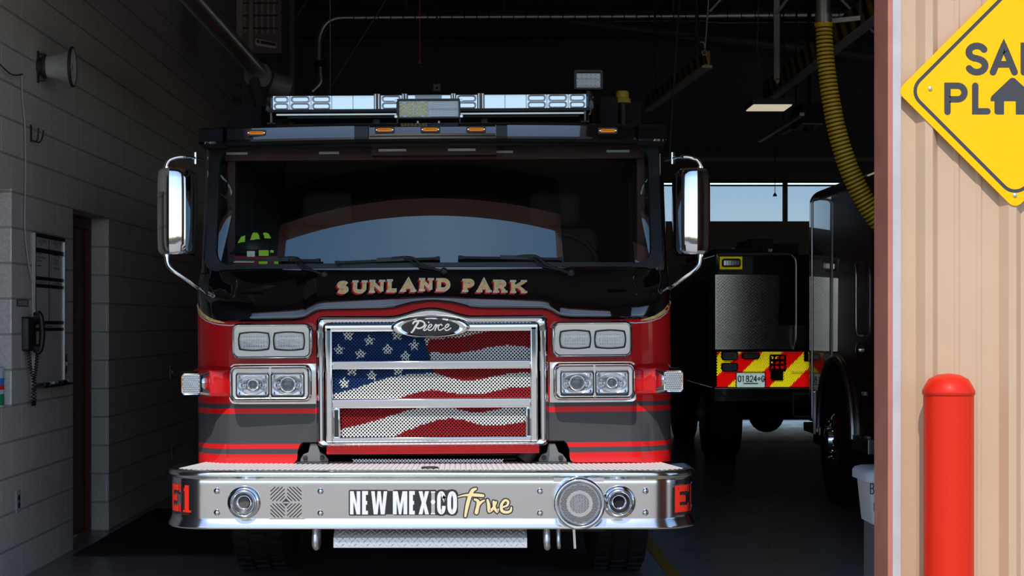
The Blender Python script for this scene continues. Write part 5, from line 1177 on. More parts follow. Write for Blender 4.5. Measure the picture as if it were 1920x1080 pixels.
# ---- wheels, body behind the cab
def wheel(parent, x, y, r, w, side, name='wheel', hub='alu'):
    wh = bpy.data.objects.new(name, None); C.objects.link(wh); wh.parent = parent; wh.location = Vector((x, y, r))-parent.location; wh.empty_display_size = .1
    t = MB(); t.lathe([(r*.58, -w/2), (r*.80, -w/2-.006), (r*.93, -w/2+.005), (r*.985, -w/2+.03), (r, -w/2+.06), (r, w/2-.06), (r*.985, w/2-.03), (r*.93, w/2-.005), (r*.80, w/2+.006), (r*.58, w/2)], (x, y, r), (1, 0, 0), 'rubber', 48)
    for k in range(40):
        a = 2*PI*k/40
        for q, of in ((-.3, 0), (0, .5), (.3, 0)):
            aa = a+of*2*PI/40; p = Vector((x+q*w, y+math.cos(aa)*(r+.002), r+math.sin(aa)*(r+.002))); tn = Vector((0, -math.sin(aa), math.cos(aa)))
            t.bar(p-tn*.024, p+tn*.024, w*.24, .016, 'rubber', up=(0, math.cos(aa), math.sin(aa)))
    t.build('tyre', wh, smooth=40)
    h = MB(); s_ = side
    h.lathe([(r*.58, w/2*.9), (r*.56, w/2), (r*.50, w/2-.02), (r*.42, w/2-.01), (r*.36, w/2+.02), (r*.20, w/2+.03), (r*.18, w/2+.07), (r*.10, w/2+.08), (0, w/2+.08)], (x, y, r), (s_, 0, 0), hub, 36)
    for k in range(10): a = 2*PI*k/10; h.lathe([(.016, 0), (.016, .03), (0, .034)], (x+s_*(w/2+.018), y+math.cos(a)*r*.30, r+math.sin(a)*r*.30), (s_, 0, 0), hub, 8)
    h.build('hub', wh, smooth=40)
for s in (-1, 1):
    wheel(eng, XC+s*1.05, 10.06, .53, .33, s); wheel(eng, XC+s*1.03, 15.2, .53, .34, s)
b = MB(); b.box(XC-1.22, XC+1.22, DF+BACK+.03, 11.6, .55, 2.35, 'alu'); b.box(XC-1.24, XC+1.24, 11.6, 14.55, .55, 2.55, 'red'); b.box(XC-1.24, XC+1.24, 14.55, 15.85, 1.15, 2.55, 'red'); b.box(XC-1.24, XC+1.24, 15.85, 16.5, .55, 2.55, 'red'); b.build('body', eng, smooth=0, bevel=.015)
b = MB()
for s in (-1, 1):
    for y0_ in (11.75, 13.2): b.box(XC+s*1.245-.004, XC+s*1.245+.004, y0_, y0_+1.2, 1.2 if y0_ < 14 else .7, 2.4, 'alu')
b.build('shutter_doors', eng, smooth=0)
# ---- light bar and roof lights
LD = 8.93
def lx(px, d=LD): return (px-CX)*d/FPX
def lz(py, d=LD): return WZ(py, d)
lb = bpy.data.objects.new('light_bar', None); C.objects.link(lb); lb.parent = eng; lb.location = Vector((XC, LD, lz(205)))-eng.location; lb.empty_display_size = .1
yc = 189.2
b = MB()
def lbx(x0, x1, y0, y1, d0, d1, m): b.box(lx(x0), lx(x1), LD+d0, LD+d1, lz(y1), lz(y0), m)
lbx(506, 1110, 204, 209, -.01, .30, 'dark'); lbx(520, 1100, 211, 214, .02, .06, 'galv'); lbx(540, 1090, 214.5, 218, .05, .25, 'dark')
for x in (511, 1100): lbx(x-1.5, x+1.5, 208, 230, 0, .04, 'grey'); lbx(x-8, x+8, 228, 231, 0, .2, 'dark')
lbx(700, 712, 207, 228, .1, .2, 'dark'); lbx(905, 917, 207, 228, .1, .2, 'dark')
b.build('mount_frame', lb, roll=True, smooth=0)
b = MB(); lbx(508, 1109, 176, 204, .06, .28, 'dark'); b.build('core', lb, roll=True, smooth=0)
def module(x0, x1, kind):
    global b
    b = MB()
    xa_, xb2 = lx(x0+.5), lx(x1-.5); b.add([(xa_, LD+.032, lz(203)), (xb2, LD+.032, lz(203)), (xb2, LD+.032, lz(177)), (xa_, LD+.032, lz(177)), (xa_, LD+.055, lz(203)), (xb2, LD+.055, lz(203)), (xb2, LD+.055, lz(177)), (xa_, LD+.055, lz(177))], [(0, 1, 2, 3), (7, 6, 5, 4), (0, 4, 5, 1), (3, 2, 6, 7), (0, 3, 7, 4), (1, 5, 6, 2)], 'lampplate')
    nm = 'reflector_panel'
    if kind == 'led':
        nm = 'led_module'
        for yy in (183.5, 196.5):
            xa_, xb2 = lx(x0+2), lx(x1-2); b.loft([[(x, LD+dy, z) for x, z in rrect(xa_+g, xb2-g, lz(yy+5.8)+g*.7, lz(yy-5.8)-g*.7, .0155-g*.6, 4)] for g, dy in ((0, .034), (0, .020), (.004, .019), (.010, .032), (.02, .034))], 'reflector_cell', closed=True, caps=True)
    if kind == 'mid': lbx(x0+14, x1-17, 177, 203, .02, .036, 'ledback')
    o = b.build(nm, lb, roll=True, smooth=40); return o
for x0, x1, kind in ((513, 545, 'led'), (545, 585, 'led'), (585, 624, 'led'), (624, 664, ''), (664, 704, ''), (716, 756, 'led'), (767, 848, 'mid'), (858, 898, 'led'), (911, 950, ''), (950, 990, ''), (990, 1029, 'led'), (1029, 1069, 'led'), (1069, 1103, 'led')): module(x0, x1, kind)
for x0, x1 in ((704, 716), (756, 767), (848, 858), (898, 911)): b = MB(); lbx(x0, x1, 175, 205, .0, .06, 'grey'); lbx(x0+2, x0+3.5, 176, 204, -.004, .01, 'alu'); lbx(x1-3.5, x1-2, 176, 204, -.004, .01, 'alu'); b.build('divider', lb, roll=True, smooth=0)
b = MB(); rw = []
for px, g in ((500, .03), (501, .012), (505, .003), (512, 0), (1105, 0), (1112, .003), (1116, .012), (1117, .03)):
    zt, zb2 = lz(174.5), lz(205.5); rw.append([(lx(px), LD+y, z) for y, z in ((.30, zb2+g*.4), (.30, zt-g), (.06, zt-g*.6), (.02, zt-.008-g*.6), (.008+g, zt-.02-g*.4), (.008+g, zb2+.012+g*.4), (.02+g*.5, zb2+g*.4))])
b.loft(rw, 'lens', closed=True, caps=True); b.build('lens_cover', lb, roll=True, smooth=40)
# twin work light on the visor
WD = 8.50
def wx(px): return (px-CX)*WD/FPX
def wz(py): return WZ(py, WD)
wl = bpy.data.objects.new('work_light', None); C.objects.link(wl); wl.parent = eng; wl.location = Vector((wx(806), WD, wz(231)))-eng.location; wl.empty_display_size = .1
b = MB(); b.frame_ring([(x, z) for x, z in rrect(wx(746), wx(866), wz(222), wz(184.5), .008)], [(x, z) for x, z in rrect(wx(751.5), wx(862.5), wz(218.5), wz(189), .004)], WD, WD+.07, 'blackmat', WD+.012); b.box(wx(748), wx(864), WD+.03, WD+.075, wz(221), wz(186), 'blackmat')
for px in (745, 868):
    for py in (188, 218): b.lathe([(.008, 0), (.008, .012), (0, .013)], (wx(px), WD+.01, wz(py)), (0, -1, 0), 'alu', 8)
b.build('housing', wl, roll=True, smooth=40)
b = MB(); b.box(wx(751), wx(805.5), WD+.014, WD+.03, wz(219), wz(188.5), 'ledback')
for cx_, ys in ((755, (194, 201, 208, 215.5)), (761, (197.5, 204.5, 212)), (767.5, (193.5, 200.5, 208, 215)), (774.5, (193.5, 200.5, 208, 215)), (781.5, (193.5, 200.5, 208, 215)), (788.5, (193.5, 200.5, 208, 215)), (795, (196.5, 203.5, 211)), (801, (193.5, 200.5, 207.5, 215))):
    for y_ in ys: b.lathe([(.0085, 0), (.0085, .004), (.005, .009), (0, .011)], (wx(cx_), WD+.014, wz(y_)), (0, -1, 0), 'led', 12)
b.build('led_cluster', wl, roll=True, smooth=50, label='round yellow chips on the left half')
b = MB(); b.box(wx(806), wx(862), WD+.020, WD+.03, wz(219), wz(188.5), 'palevinyl')
for ya, yb in ((190, 201.5), (205.5, 217.5)):
    b.box(wx(811), wx(857), WD+.010, WD+.022, wz(yb), wz(ya), 'white')
    for k in range(3): b.box(wx(812), wx(856), WD+.008, WD+.011, wz(ya+2.3+k*3.2), wz(ya+1.5+k*3.2), 'ledback')
    for k in range(16): q = wx(812+44*k/15); b.box(q-.0006, q+.0006, WD+.0085, WD+.011, wz(yb), wz(ya), 'ledback')
b.box(wx(808), wx(860), WD+.006, WD+.022, wz(205), wz(202), 'ledback'); b.build('flood_panel', wl, roll=True, smooth=0, label='two pale flood strips on the right half')
b = MB(); b.box(wx(750), wx(863), WD+.008, WD+.0095, wz(219), wz(188.5), 'lens'); b.build('lens', wl, roll=True, smooth=0)
b = MB()
for px in (747.5, 865): b.box(wx(px)-.003, wx(px)+.003, WD+.01, WD+.04, wz(232), wz(204), 'blackmat')
b.box(wx(742), wx(870), WD-.01, WD+.05, wz(233), wz(231.5), 'grey')
for px in (786, 826): b.lathe([(.006, 0), (.006, .012), (0, .013)], (wx(px), WD, wz(231.5)), (0, 0, 1), 'alu', 8)
b.build('bracket', wl, roll=True, smooth=0)
# square flood light on a pole at the roof corner
FD = 9.4; fxx = lambda px: (px-CX)*FD/FPX; fzz = lambda py: WZ(py, FD)
fl = bpy.data.objects.new('flood_light', None); C.objects.link(fl); fl.parent = eng; fl.location = Vector((fxx(1103), FD, fzz(230)))-eng.location; fl.empty_display_size = .1
b = MB(); b.frame_ring(rrect(fxx(1076), fxx(1131), fzz(168), fzz(130.5), .014), rrect(fxx(1081), fxx(1126.5), fzz(163.5), fzz(136.5), .006), FD, FD+.06, 'blackmat', FD+.012); b.box(fxx(1078), fxx(1129), FD+.03, FD+.07, fzz(166), fzz(132), 'blackmat'); b.build('housing', fl, smooth=40)
b = MB(); b.box(fxx(1081), fxx(1126.5), FD+.018, FD+.03, fzz(163.5), fzz(136.5), 'ledback')
for i in range(5):
    for y_ in (143.5, 157): b.lathe([(.0135, -.010), (.010, .0), (.004, .006)], (fxx(1086.5+8.7*i), FD+.018, fzz(y_)), (0, 1, 0), 'white', 14); b.lathe([(.006, 0), (.003, .004), (0, .005)], (fxx(1086.5+8.7*i), FD+.017, fzz(y_)), (0, -1, 0), 'grey', 10)
b.build('led_cluster', fl, smooth=50)
b = MB(); b.tube([(fxx(1104), FD+.05, fzz(166)), (fxx(1104), FD+.05, 2.55)], .02, 'blackmat', 12); b.build('pole', fl)
# dark gear on the cab roof
b = MB(); g = lambda px, d: (px-CX)*d/FPX
b.box(g(430, 9.3), g(494, 9.3), 9.2, 9.7, 2.52, WZ(204, 9.3), 'void'); b.box(g(455, 9.4), g(480, 9.4), 9.35, 9.5, WZ(204, 9.4), WZ(160, 9.4), 'void'); b.tube([(g(440, 9.4), 9.4, WZ(172, 9.4)), (g(500, 9.4), 9.4, WZ(180, 9.4))], .05, 'void', 14); b.tube([(g(478, 9.35), 9.3, WZ(150, 9.3)), (g(494, 9.3), 9.25, WZ(205, 9.3))], .03, 'void', 12)
b.build('roof_monitor', eng, smooth=40, label='dark water cannon on the left of the roof')
b = MB(); b.box(g(1122, 9.3), g(1156, 9.3), 9.2, 9.6, 2.52, WZ(186, 9.3), 'void'); b.box(g(1163, 9.6), g(1200, 9.6), 9.5, 9.9, 2.50, WZ(196, 9.6), 'void'); b.build('roof_box', eng, smooth=0, bevel=.01)
b = MB(); cc = (g(1165, 9.5), 9.42, WZ(197, 9.5)); b.lathe([(.048, 0), (.046, .02), (.036, .03), (.036, .06), (.030, .068), (0, .07)], cc, (0, 0, 1), 'hazyellow', 20); b.lathe([(.02, -.14), (.02, 0)], cc, (0, 0, 1), 'dark', 10); b.build('roof_beacon', eng, smooth=40, label='yellow beacon on the right of the roof')
# ---- cab interior seen through the glass
b = MB(); b.box(XC-1.12, XC+1.12, DF+.42, DF+.95, 1.60, 1.745, 'blackmat'); b.loft([[(XC+x, DF+.13+bow(x), 1.742) for x in (-1.1, -.6, 0, .6, 1.1)], [(XC+x, DF+.62, 1.742) for x in (-1.1, -.6, 0, .6, 1.1)]], 'blackmat'); b.build('dashboard', eng, smooth=0)
for s in (-1, 1):
    x = XC+s*.68; st = bpy.data.objects.new('seat', None); C.objects.link(st); st.parent = eng; st.location = Vector((x, DF+1.5, 1.2))-eng.location; st.empty_display_size = .1
    q = MB(); q.box(x-.25, x+.25, DF+1.15, DF+1.6, 1.2, 1.42, 'fabric'); q.build('cushion', st, bevel=.03); q = MB(); q.box(x-.25, x+.25, DF+1.58, DF+1.74, 1.42, 2.05, 'fabric'); q.build('backrest', st, bevel=.04); q = MB(); q.box(x-.15, x+.15, DF+1.58, DF+1.70, 2.07, 2.27, 'fabric'); q.build('headrest', st, bevel=.04)
b = MB(); cxw = Vector((XC+.68, DF+.98, 1.82)); ring = [cxw+Vector((.21*math.cos(2*PI*k/32), .12*math.sin(2*PI*k/32), .17*math.sin(2*PI*k/32))) for k in range(32)]; b.tube(ring, .016, 'rubber', 10, closed=True); b.tube([cxw, (XC+.68, DF+.8, 1.6)], .04, 'blackmat', 12)
for k in (0, 11, 21): b.tube([cxw, ring[k]], .014, 'rubber', 8)
b.build('steering_wheel', eng)
b = MB(); b.box(XC-.33, XC+.33, DF+.44, DF+.54, 2.372, 2.43, 'maroon'); b.box(XC-1.12, XC+1.12, DF+.56, DF+.66, 2.36, 2.43, 'maroon')
b.build('header_panel', eng, roll=True, smooth=0, label='maroon panel above the windscreen inside the cab')
b = MB()
for px, w_ in ((615, 38), (738, 52), (868, 52), (945, 40), (440, 40), (1165, 44)):
    x = (px-CX)*8.73/FPX; b.box(x-w_*.0014, x+w_*.0014, DF+.425+(0 if 690 < px < 925 else .12), DF+.44+(0 if 690 < px < 925 else .12), 2.392, 2.404, 'hiwhite')
b.build('led_strips', eng, roll=True, smooth=0, label='pale light strips on the maroon panel')
b = MB(); b.box(XC-1.1, XC+1.1, DF+.7, DF+BACK-.05, 2.41, 2.43, 'fabric'); b.build('headliner', eng, roll=True, smooth=0)
b = MB()
for s in (-1, 1): b.box(XC+s*1.09-.05, XC+s*1.09+.05, DF+.55, DF+1.15, 1.0, 1.74, 'maroon'); b.box(XC+s*1.10-.02, XC+s*1.10+.02, DF+.6, DF+.68, 1.74, 2.4, 'maroon')
b.build('door_trim', eng, smooth=0)
# ---------------------------------------------------------------- gear lying on the engine's dashboard
hd_ = 8.935; hc = W(474, 470, hd_)
t = thing('fire_helmet', 'dark fire helmet with lime reflective patches behind the windscreen', 'helmet', (hc.x, hd_+.05, 1.86))
b = MB(); rws = []
for k in range(9):
    a = PI/2*k/8; rws.append([(hc.x+.105*math.cos(a)*math.cos(2*PI*j/28), hd_+.03+.125*math.cos(a)*math.sin(2*PI*j/28), 1.878+.105*math.sin(a)) for j in range(28)])
b.loft(rws, 'blackmat', closed=True); b.loft([[(hc.x+.105*f*math.cos(2*PI*j/28), hd_+.03+.125*f*math.sin(2*PI*j/28), z) for j in range(28)] for f, z in ((1, 1.878), (1.22, 1.865), (1.24, 1.859), (1.0, 1.868))], 'blackmat', closed=True); b.build('shell', t, smooth=60)
def dome(az, el): a = math.radians(az); e_ = math.radians(el); return (hc.x+.1065*math.cos(e_)*math.sin(a), hd_+.03-.127*math.cos(e_)*math.cos(a), 1.878+.107*math.sin(e_))
for (xa_, ya_), (xb2, yb2), (xc_, yc_), (xd_, yd_) in (((445, 456), (459, 453), (459, 441), (452, 444)), ((469, 450), (488, 448), (482, 436), (473, 437)), ((496, 447), (509, 446), (502, 437), (493, 436))):
    pl_ = [(W(x, 0, hd_-.1).x, WZ(y, hd_-.1)) for x, y in ((xa_, ya_), (xb2, yb2), (xc_, yc_), (xd_, yd_))]
    def ins(x, z, pl_=pl_): return all((pl_[(k+1) % 4][0]-pl_[k][0])*(z-pl_[k][1])-(pl_[(k+1) % 4][1]-pl_[k][1])*(x-pl_[k][0]) >= 0 for k in range(4))
    yp = hd_-.097; b = MB(); b.prism(pl_, yp, yp+.05, 'blackmat'); xs_ = [p[0] for p in pl_]; zs_ = [p[1] for p in pl_]; b.prismatic(min(xs_), max(xs_), min(zs_), max(zs_), yp-.0005, .0035, 'limesheet', ins); b.build('reflective_patch', t, smooth=0, label='lime reflective patch')
for az in (-27, 34): 
    b = MB(); b.tube([dome(az, 4), dome(az, 30), dome(az*.9, 55), dome(az*.6, 80)], .006, 'blackmat', 8); b.build('ridge', t)
t = thing('gear_bag', 'red bag with lime and white bands behind the windscreen', 'bag', (W(483, 490, 8.80).x, 8.82, 1.7465))
X0, X1 = W(436, 0, 8.78).x, W(521, 0, 8.78).x
b = MB(); b.box(X0, X1, 8.78, 8.92, 1.7465, 1.842, 'hired'); b.build('body', t, bevel=.012)
def pan(pxa, pxb, pya, pyb, m, nm):
    b = MB(); q = (W(pxa, 0, 8.776).x, W(pxb, 0, 8.776).x, max(WZ(pyb, 8.776), 1.75), min(WZ(pya, 8.776), 1.872)); b.box(q[0], q[1], 8.776, 8.7805, q[2], q[3], 'blackmat'); b.prismatic(*q, 8.7755, .0035, m); b.build(nm, t, smooth=0)
pan(463, 478, 470, 482, 'whitesheet', 'white_band'); pan(437, 477, 487, 493, 'whitesheet', 'white_band'); pan(485, 504, 467, 480, 'limesheet', 'lime_band'); pan(485, 502, 486, 499, 'limesheet', 'lime_band'); pan(514, 522, 487, 496, 'limesheet', 'lime_tab'); pan(507, 513, 468, 474, 'limesheet', 'lime_tab')

# ---------------------------------------------------------------- rescue truck behind, seen from the rear
RY = 17.3
rx = lambda px: (px-CX)*RY/FPX
rz = lambda py: WZ(py, RY)
L_, R__ = rx(1340), rx(1340)+2.42
res = thing('rescue_truck', 'dark rescue truck with chevron tailboard parked deeper in the bay', 'truck', ((L_+R__)/2, RY+1.5, 0))
b = MB(); b.box(L_, R__, RY+.02, RY+2.9, .80, rz(478), 'darkbody'); b.box(L_+.1, R__-.1, RY+3.0, RY+4.8, .8, 2.0, 'darkbody'); b.box(L_+.2, R__-.2, RY+.3, RY+5.4, .62, .80, 'void'); b.build('body', res, smooth=0, bevel=.01)
b = MB(); b.box(L_-.012, L_, RY+.30, RY+1.45, .95, 2.0, 'darkbody'); b.box(L_-.012, L_, RY+1.6, RY+2.75, .95, 2.0, 'darkbody')
for y0_ in (RY+.3, RY+1.6):
    for k in range(22): z = .98+.046*k; b.bar((L_-.014, y0_+.02, z), (L_-.014, y0_+1.13, z), .006, .02, 'dark')
    b.box(L_-.02, L_, y0_-.02, y0_, .93, 2.03, 'dark')
b.build('shutter_doors', res, smooth=0)
b = MB(); xa, xb_, za, zb2 = rx(1341), rx(1460), rz(655), rz(515); b.box(xa, xb_, RY-.004, RY+.02, za, zb2, 'plate'); loz(lambda u, v, o: (u, RY-.0045-o, v), xa+.01, xb_-.01, za+.01, zb2-.01, .034, 'plate'); b.build('tread_plate', res, smooth=0, label='silver diamond plate on the rear wall')
b = MB(); b.box(rx(1461), rx(1510), RY+.015, RY+.018, rz(655), rz(610), 'plate'); b.build('lower_panel', res, smooth=0); b = MB(); b.box(rx(1345), rx(1412), RY+.012, RY+.018, rz(514), rz(480), 'grey'); b.build('rear_panel', res, smooth=0)
b = MB(); b.box(rx(1341), R__, RY-.004, RY+.02, rz(727), rz(658), 'dark'); b.prismatic(rx(1342)+.008, R__-.01, rz(727)+.004, rz(658)-.004, RY-.006, .012, 'chevron'); chev = b.build('chevron_panel', res, smooth=0, label='red and yellow diagonal warning stripes')
b = MB(); b.box(rx(1339), R__, RY-.025, RY+.0, rz(658), rz(656.5), 'dark'); b.box(rx(1339), R__, RY-.03, RY+.0, rz(729), rz(727), 'galv'); b.box(rx(1339), R__, RY-.03, RY+.25, rz(752), rz(729), 'darkbody'); b.build('rear_bumper', res, smooth=0)
b = MB(); q = lambda px, py, o=.10: (rx(px), RY-o, rz(py)); b.tube(path3([q(1344, 513, .02), q(1344, 500, .08), q(1344, 485), q(1346, 478), q(1400, 477.5), q(1470, 477.5), q(1483, 481), q(1489, 492), q(1489.5, 530), q(1489.5, 600), q(1489, 640), q(1489, 655, .02)], 5), .014, 'galv', 10); b.build('grab_hoop', res)
b = MB(); b.prism([(x, z) for x, z in rrect(rx(1347), rx(1391), rz(507), rz(480), .012, 3)], RY-.06, RY+.02, 'yellow'); b.prismatic(rx(1348)+.002, rx(1390)-.002, rz(506)+.003, rz(481)-.003, RY-.0612, .007, 'yellowsheet'); wrn = b.build('warning_lamp_box', res, smooth=0, label='yellow lamp box high on the rear')
b = MB(); b.prism([(x, z) for x, z in rrect(rx(1352), rx(1386.5), rz(501), rz(486), .02, 5)], RY-.085, RY-.05, 'blackmat'); b.build('lamp_bezel', wrn, smooth=0)
b = MB()
for k in range(6): xx_ = rx(1355+5*k); b.box(xx_, xx_+.022, RY-.09, RY-.08, rz(498), rz(489), 'reflector')
b.build('lamp_cells', wrn, smooth=0)
for xa_, xb2, ya, yb in ((1352, 1382, 658.5, 676), (1352, 1382, 680, 697), (1389.5, 1423, 661, 673.5)):
    b = MB(); b.prism(rrect(rx(xa_), rx(xb2), rz(yb), rz(ya), .03, 4), RY-.06, RY-.018, 'blackmat'); tl = b.build('tail_lamp', res, smooth=0)
    b = MB(); b.prism(rrect(rx(xa_+2.5), rx(xb2-2.5), rz(yb-2.5), rz(ya+2.5), .02, 4), RY-.068, RY-.058, 'ledback')
    for k in range(5): xx_ = rx(xa_+4+(xb2-xa_-8)*k/5); b.box(xx_, xx_+.012, RY-.071, RY-.067, rz(yb-4), rz(ya+4), 'grey')
    b.build('lamp_lens', tl, smooth=0)
b = MB(); b.prism(rrect(rx(1379), rx(1434), rz(727), rz(698), .008, 3), RY-.035, RY-.02, 'plateblue'); b.prismatic(rx(1380), rx(1433), rz(726), rz(699), RY-.0352, .007, 'platesheet'); lp = b.build('number_plate', res, smooth=0)
mpl = lambda u, v, o: (rx(u), RY-.046-o, rz(v))
b = MB()
for ch, x0, x1 in (('0', 1382, 1388.5), ('1', 1389.5, 1395), ('8', 1397, 1403.5), ('2', 1404.5, 1411), ('4', 1412, 1418), ('G', 1426.5, 1432)):
    for st in GL[ch]: b.stroke([(x0+.7+x*(x1-x0-1.4), 715.5-y*(715.5-704.5)) for x, y in st], 1.35, 'platetext', mpl, 0, step=4)
b.stroke([(1422+2.1*math.cos(2*PI*k/12), 710+2.1*math.sin(2*PI*k/12)) for k in range(13)], 1.2, 'redvinyl', mpl, 0); b.stroke([(1393, 719), (1420, 719)], 1.6, 'goldpale', mpl, 0)
b.build('plate_number', lp, smooth=0, label='dark number on the pale plate')
b = MB()
for xx_ in (1442.5, 1450, 1460, 1470): b.bar((rx(xx_), RY-.06, rz(666)), (rx(xx_), RY-.06, rz(694)), .012, .02, 'blackmat')
for yy in (666, 675, 684, 694): b.bar((rx(1442), RY-.06, rz(yy)), (rx(1471), RY-.06, rz(yy)), .012, .02, 'blackmat')
b.box(rx(1445), rx(1466), RY-.07, RY-.02, rz(713), rz(697), 'blackmat'); b.build('folding_step', res, smooth=0, label='black folding step on the chevrons')
b = MB(); b.box(rx(1483), rx(1520), RY-.03, RY-.021, rz(699.5), rz(698.5), 'dark'); b.build('panel_seam', res, smooth=0); b = MB(); b.box(rx(1507), rx(1514), RY-.05, RY-.02, rz(678), rz(660), 'blackmat'); b.build('latch', res, smooth=0)
b = MB(); 
for ya in (738, 780): b.bar((rx(1484), RY-.03, rz(ya)), (rx(1530), RY-.03, rz(ya)), .02, .02, 'grey')
b.bar((rx(1486), RY-.03, rz(738)), (rx(1486), RY-.03, rz(780)), .02, .02, 'grey'); b.box(rx(1484), rx(1530), RY-.2, RY-.03, rz(781), rz(778), 'grey'); b.build('rear_step', res, smooth=0)
for s, x in ((-1, L_+.20), (1, R__-.20)): wheel(res, x, 18.3, .50, .36, s, hub='grey')
for s, x in ((-1, L_+.20), (1, R__-.20)): wheel(res, x, 21.6, .50, .28, s, hub='grey')
b = MB(); b.tube([(L_+.3, 18.3, .5), (R__-.3, 18.3, .5)], .08, 'void', 14); b.lathe([(.001, -.2), (.16, -.12), (.2, 0), (.16, .12), (.001, .2)], ((L_+R__)/2-.5, 18.3, .48), (0, 1, 0), 'void', 18); b.box(rx(1440), rx(1452), RY+.1, RY+.4, .42, .62, 'void'); b.tube([(rx(1400), RY+.2, .6), (rx(1432), RY+.2, .52)], .06, 'void', 12); b.build('axle', res)
b = MB(); b.box(rx(1345), rx(1440), RY+.1, RY+2.7, rz(478), rz(466), 'dark'); b.box(rx(1420), rx(1462), RY+.4, RY+1.4, rz(466), rz(444), 'dark'); b.bar(q(1380, 466, -.2), q(1405, 445, -1.0), .03, .03, 'galv'); b.bar(q(1450, 468, -.2), q(1495, 454, -.9), .05, .03, 'galv'); b.box(rx(1470), rx(1515), RY+.5, RY+2.2, rz(478), rz(452), 'dark'); b.build('roof_gear', res, smooth=0)

# ---------------------------------------------------------------- second fire engine at the right, nose to the rear door
EX = 2.90; E1 = 15.0; E0 = 9.8
en2 = thing('fire_engine', 'dark red fire engine parked at the right, half hidden by the doorway', 'fire engine', (EX+1.22, 12.0, 0))
def eprof(z0, zt, r):                        # cross-section of the body
    p = [(EX, z0), (EX, zt-r)]
    for k in range(1, 8): a = PI/2*k/8; p.append((EX+r-r*math.cos(a), zt-r+r*math.sin(a)))
    p += [(EX+r, zt), (EX+2.44-r, zt)]
    for k in range(1, 8): a = PI/2*k/8; p.append((EX+2.44-r+r*math.sin(a), zt-r+r*math.cos(a)))
    p += [(EX+2.44, zt-r), (EX+2.44, z0)]; return p
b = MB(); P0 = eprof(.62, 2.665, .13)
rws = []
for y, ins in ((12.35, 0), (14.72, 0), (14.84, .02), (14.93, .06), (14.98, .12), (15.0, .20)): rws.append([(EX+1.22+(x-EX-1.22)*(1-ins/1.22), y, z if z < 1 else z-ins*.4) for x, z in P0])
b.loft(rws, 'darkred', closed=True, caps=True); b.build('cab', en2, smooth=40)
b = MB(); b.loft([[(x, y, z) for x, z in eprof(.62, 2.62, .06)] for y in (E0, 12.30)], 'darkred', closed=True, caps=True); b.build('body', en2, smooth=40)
b = MB(); b.box(EX+.05, EX+2.39, E0+.1, 14.8, .42, .62, 'void'); b.build('chassis', en2, smooth=0)
for q in ((12.4, 12.95, .50, .62), (14.2, 14.9, .52, .60)): b = MB(); b.box(EX-.02, EX+.10, *q, 'galv'); b.build('running_board', en2, smooth=0, bevel=.008)
b = MB(); ring_ = [(EX-.012, 13.6+.66*math.cos(PI*k/20), .58+.62*math.sin(PI*k/20)) for k in range(21)]; b.tube(ring_, .028, 'galv', 10); b.build('wheel_arch_trim', en2)
b = MB(); b.lathe([(.64, 0), (.64, .003), (0, .003)], (EX-.001, 13.6, .58), (-1, 0, 0), 'void', 40); b.build('wheel_well', en2)
wheel(en2, EX+.15, 13.6, .53, .33, -1, hub='chrome'); wheel(en2, EX+2.29, 13.6, .53, .33, 1, hub='chrome'); wheel(en2, EX+.2, 10.2, .53, .36, -1, hub='chrome'); wheel(en2, EX+2.24, 10.2, .53, .36, 1, hub='chrome')
b = MB(); b.tube(path3([(EX, 14.32, 2.56), (EX-.05, 14.32, 2.54), (EX-.055, 14.32, 2.4), (EX-.055, 14.32, 1.5), (EX-.055, 14.32, .8), (EX-.05, 14.32, .66), (EX, 14.32, .64)], 5), .011, 'alu', 10); b.build('grab_rail', en2)
b = MB(); b.tube(path3([(EX, 12.72, 1.95), (EX-.045, 12.70, 1.94), (EX-.05, 12.66, 1.85), (EX-.05, 12.66, 1.5), (EX-.045, 12.64, 1.40), (EX, 12.62, 1.39)], 5), .010, 'alu', 10); b.build('grab_handle', en2)
b = MB(); b.bar((EX-.02, 14.28, .90), (EX-.10, 14.0, .90), .02, .02, 'alu'); b.bar((EX-.10, 14.0, .90), (EX-.10, 14.0, .55), .02, .02, 'alu'); b.bar((EX-.02, 14.28, .90), (EX-.02, 14.28, .55), .02, .02, 'alu'); b.build('step_frame', en2, smooth=0)
b = MB()
for y, z in ((12.6, .95), (12.5, .62), (12.9, .615)): b.box(EX-.012, EX, y-.05, y+.05, z-.014, z+.014, 'hiwhite')
b.build('side_markers', en2, smooth=0); b = MB(); b.lathe([(.05, 0), (.05, .02), (.03, .03), (0, .03)], (EX, 12.75, 1.28), (-1, 0, 0), 'chrome', 18); b.build('door_handle', en2)

# ---------------------------------------------------------------- yellow exhaust hose, ducts, things overhead
HD = 11.2
h = thing('exhaust_hose', 'ribbed yellow exhaust hose hanging from a metal pipe at the right', 'hose', W(1545, 0, HD))
pp_ = path3([W(1545, 44, HD), W(1546, 80, HD), W(1549, 120, HD), W(1556, 175, HD), W(1567, 235, HD), W(1584, 295, HD), W(1606, 348, HD), W(1634, 396, HD), W(1664, 430, HD), W(1690, 446, HD), W(1712, 452, HD)], 30)
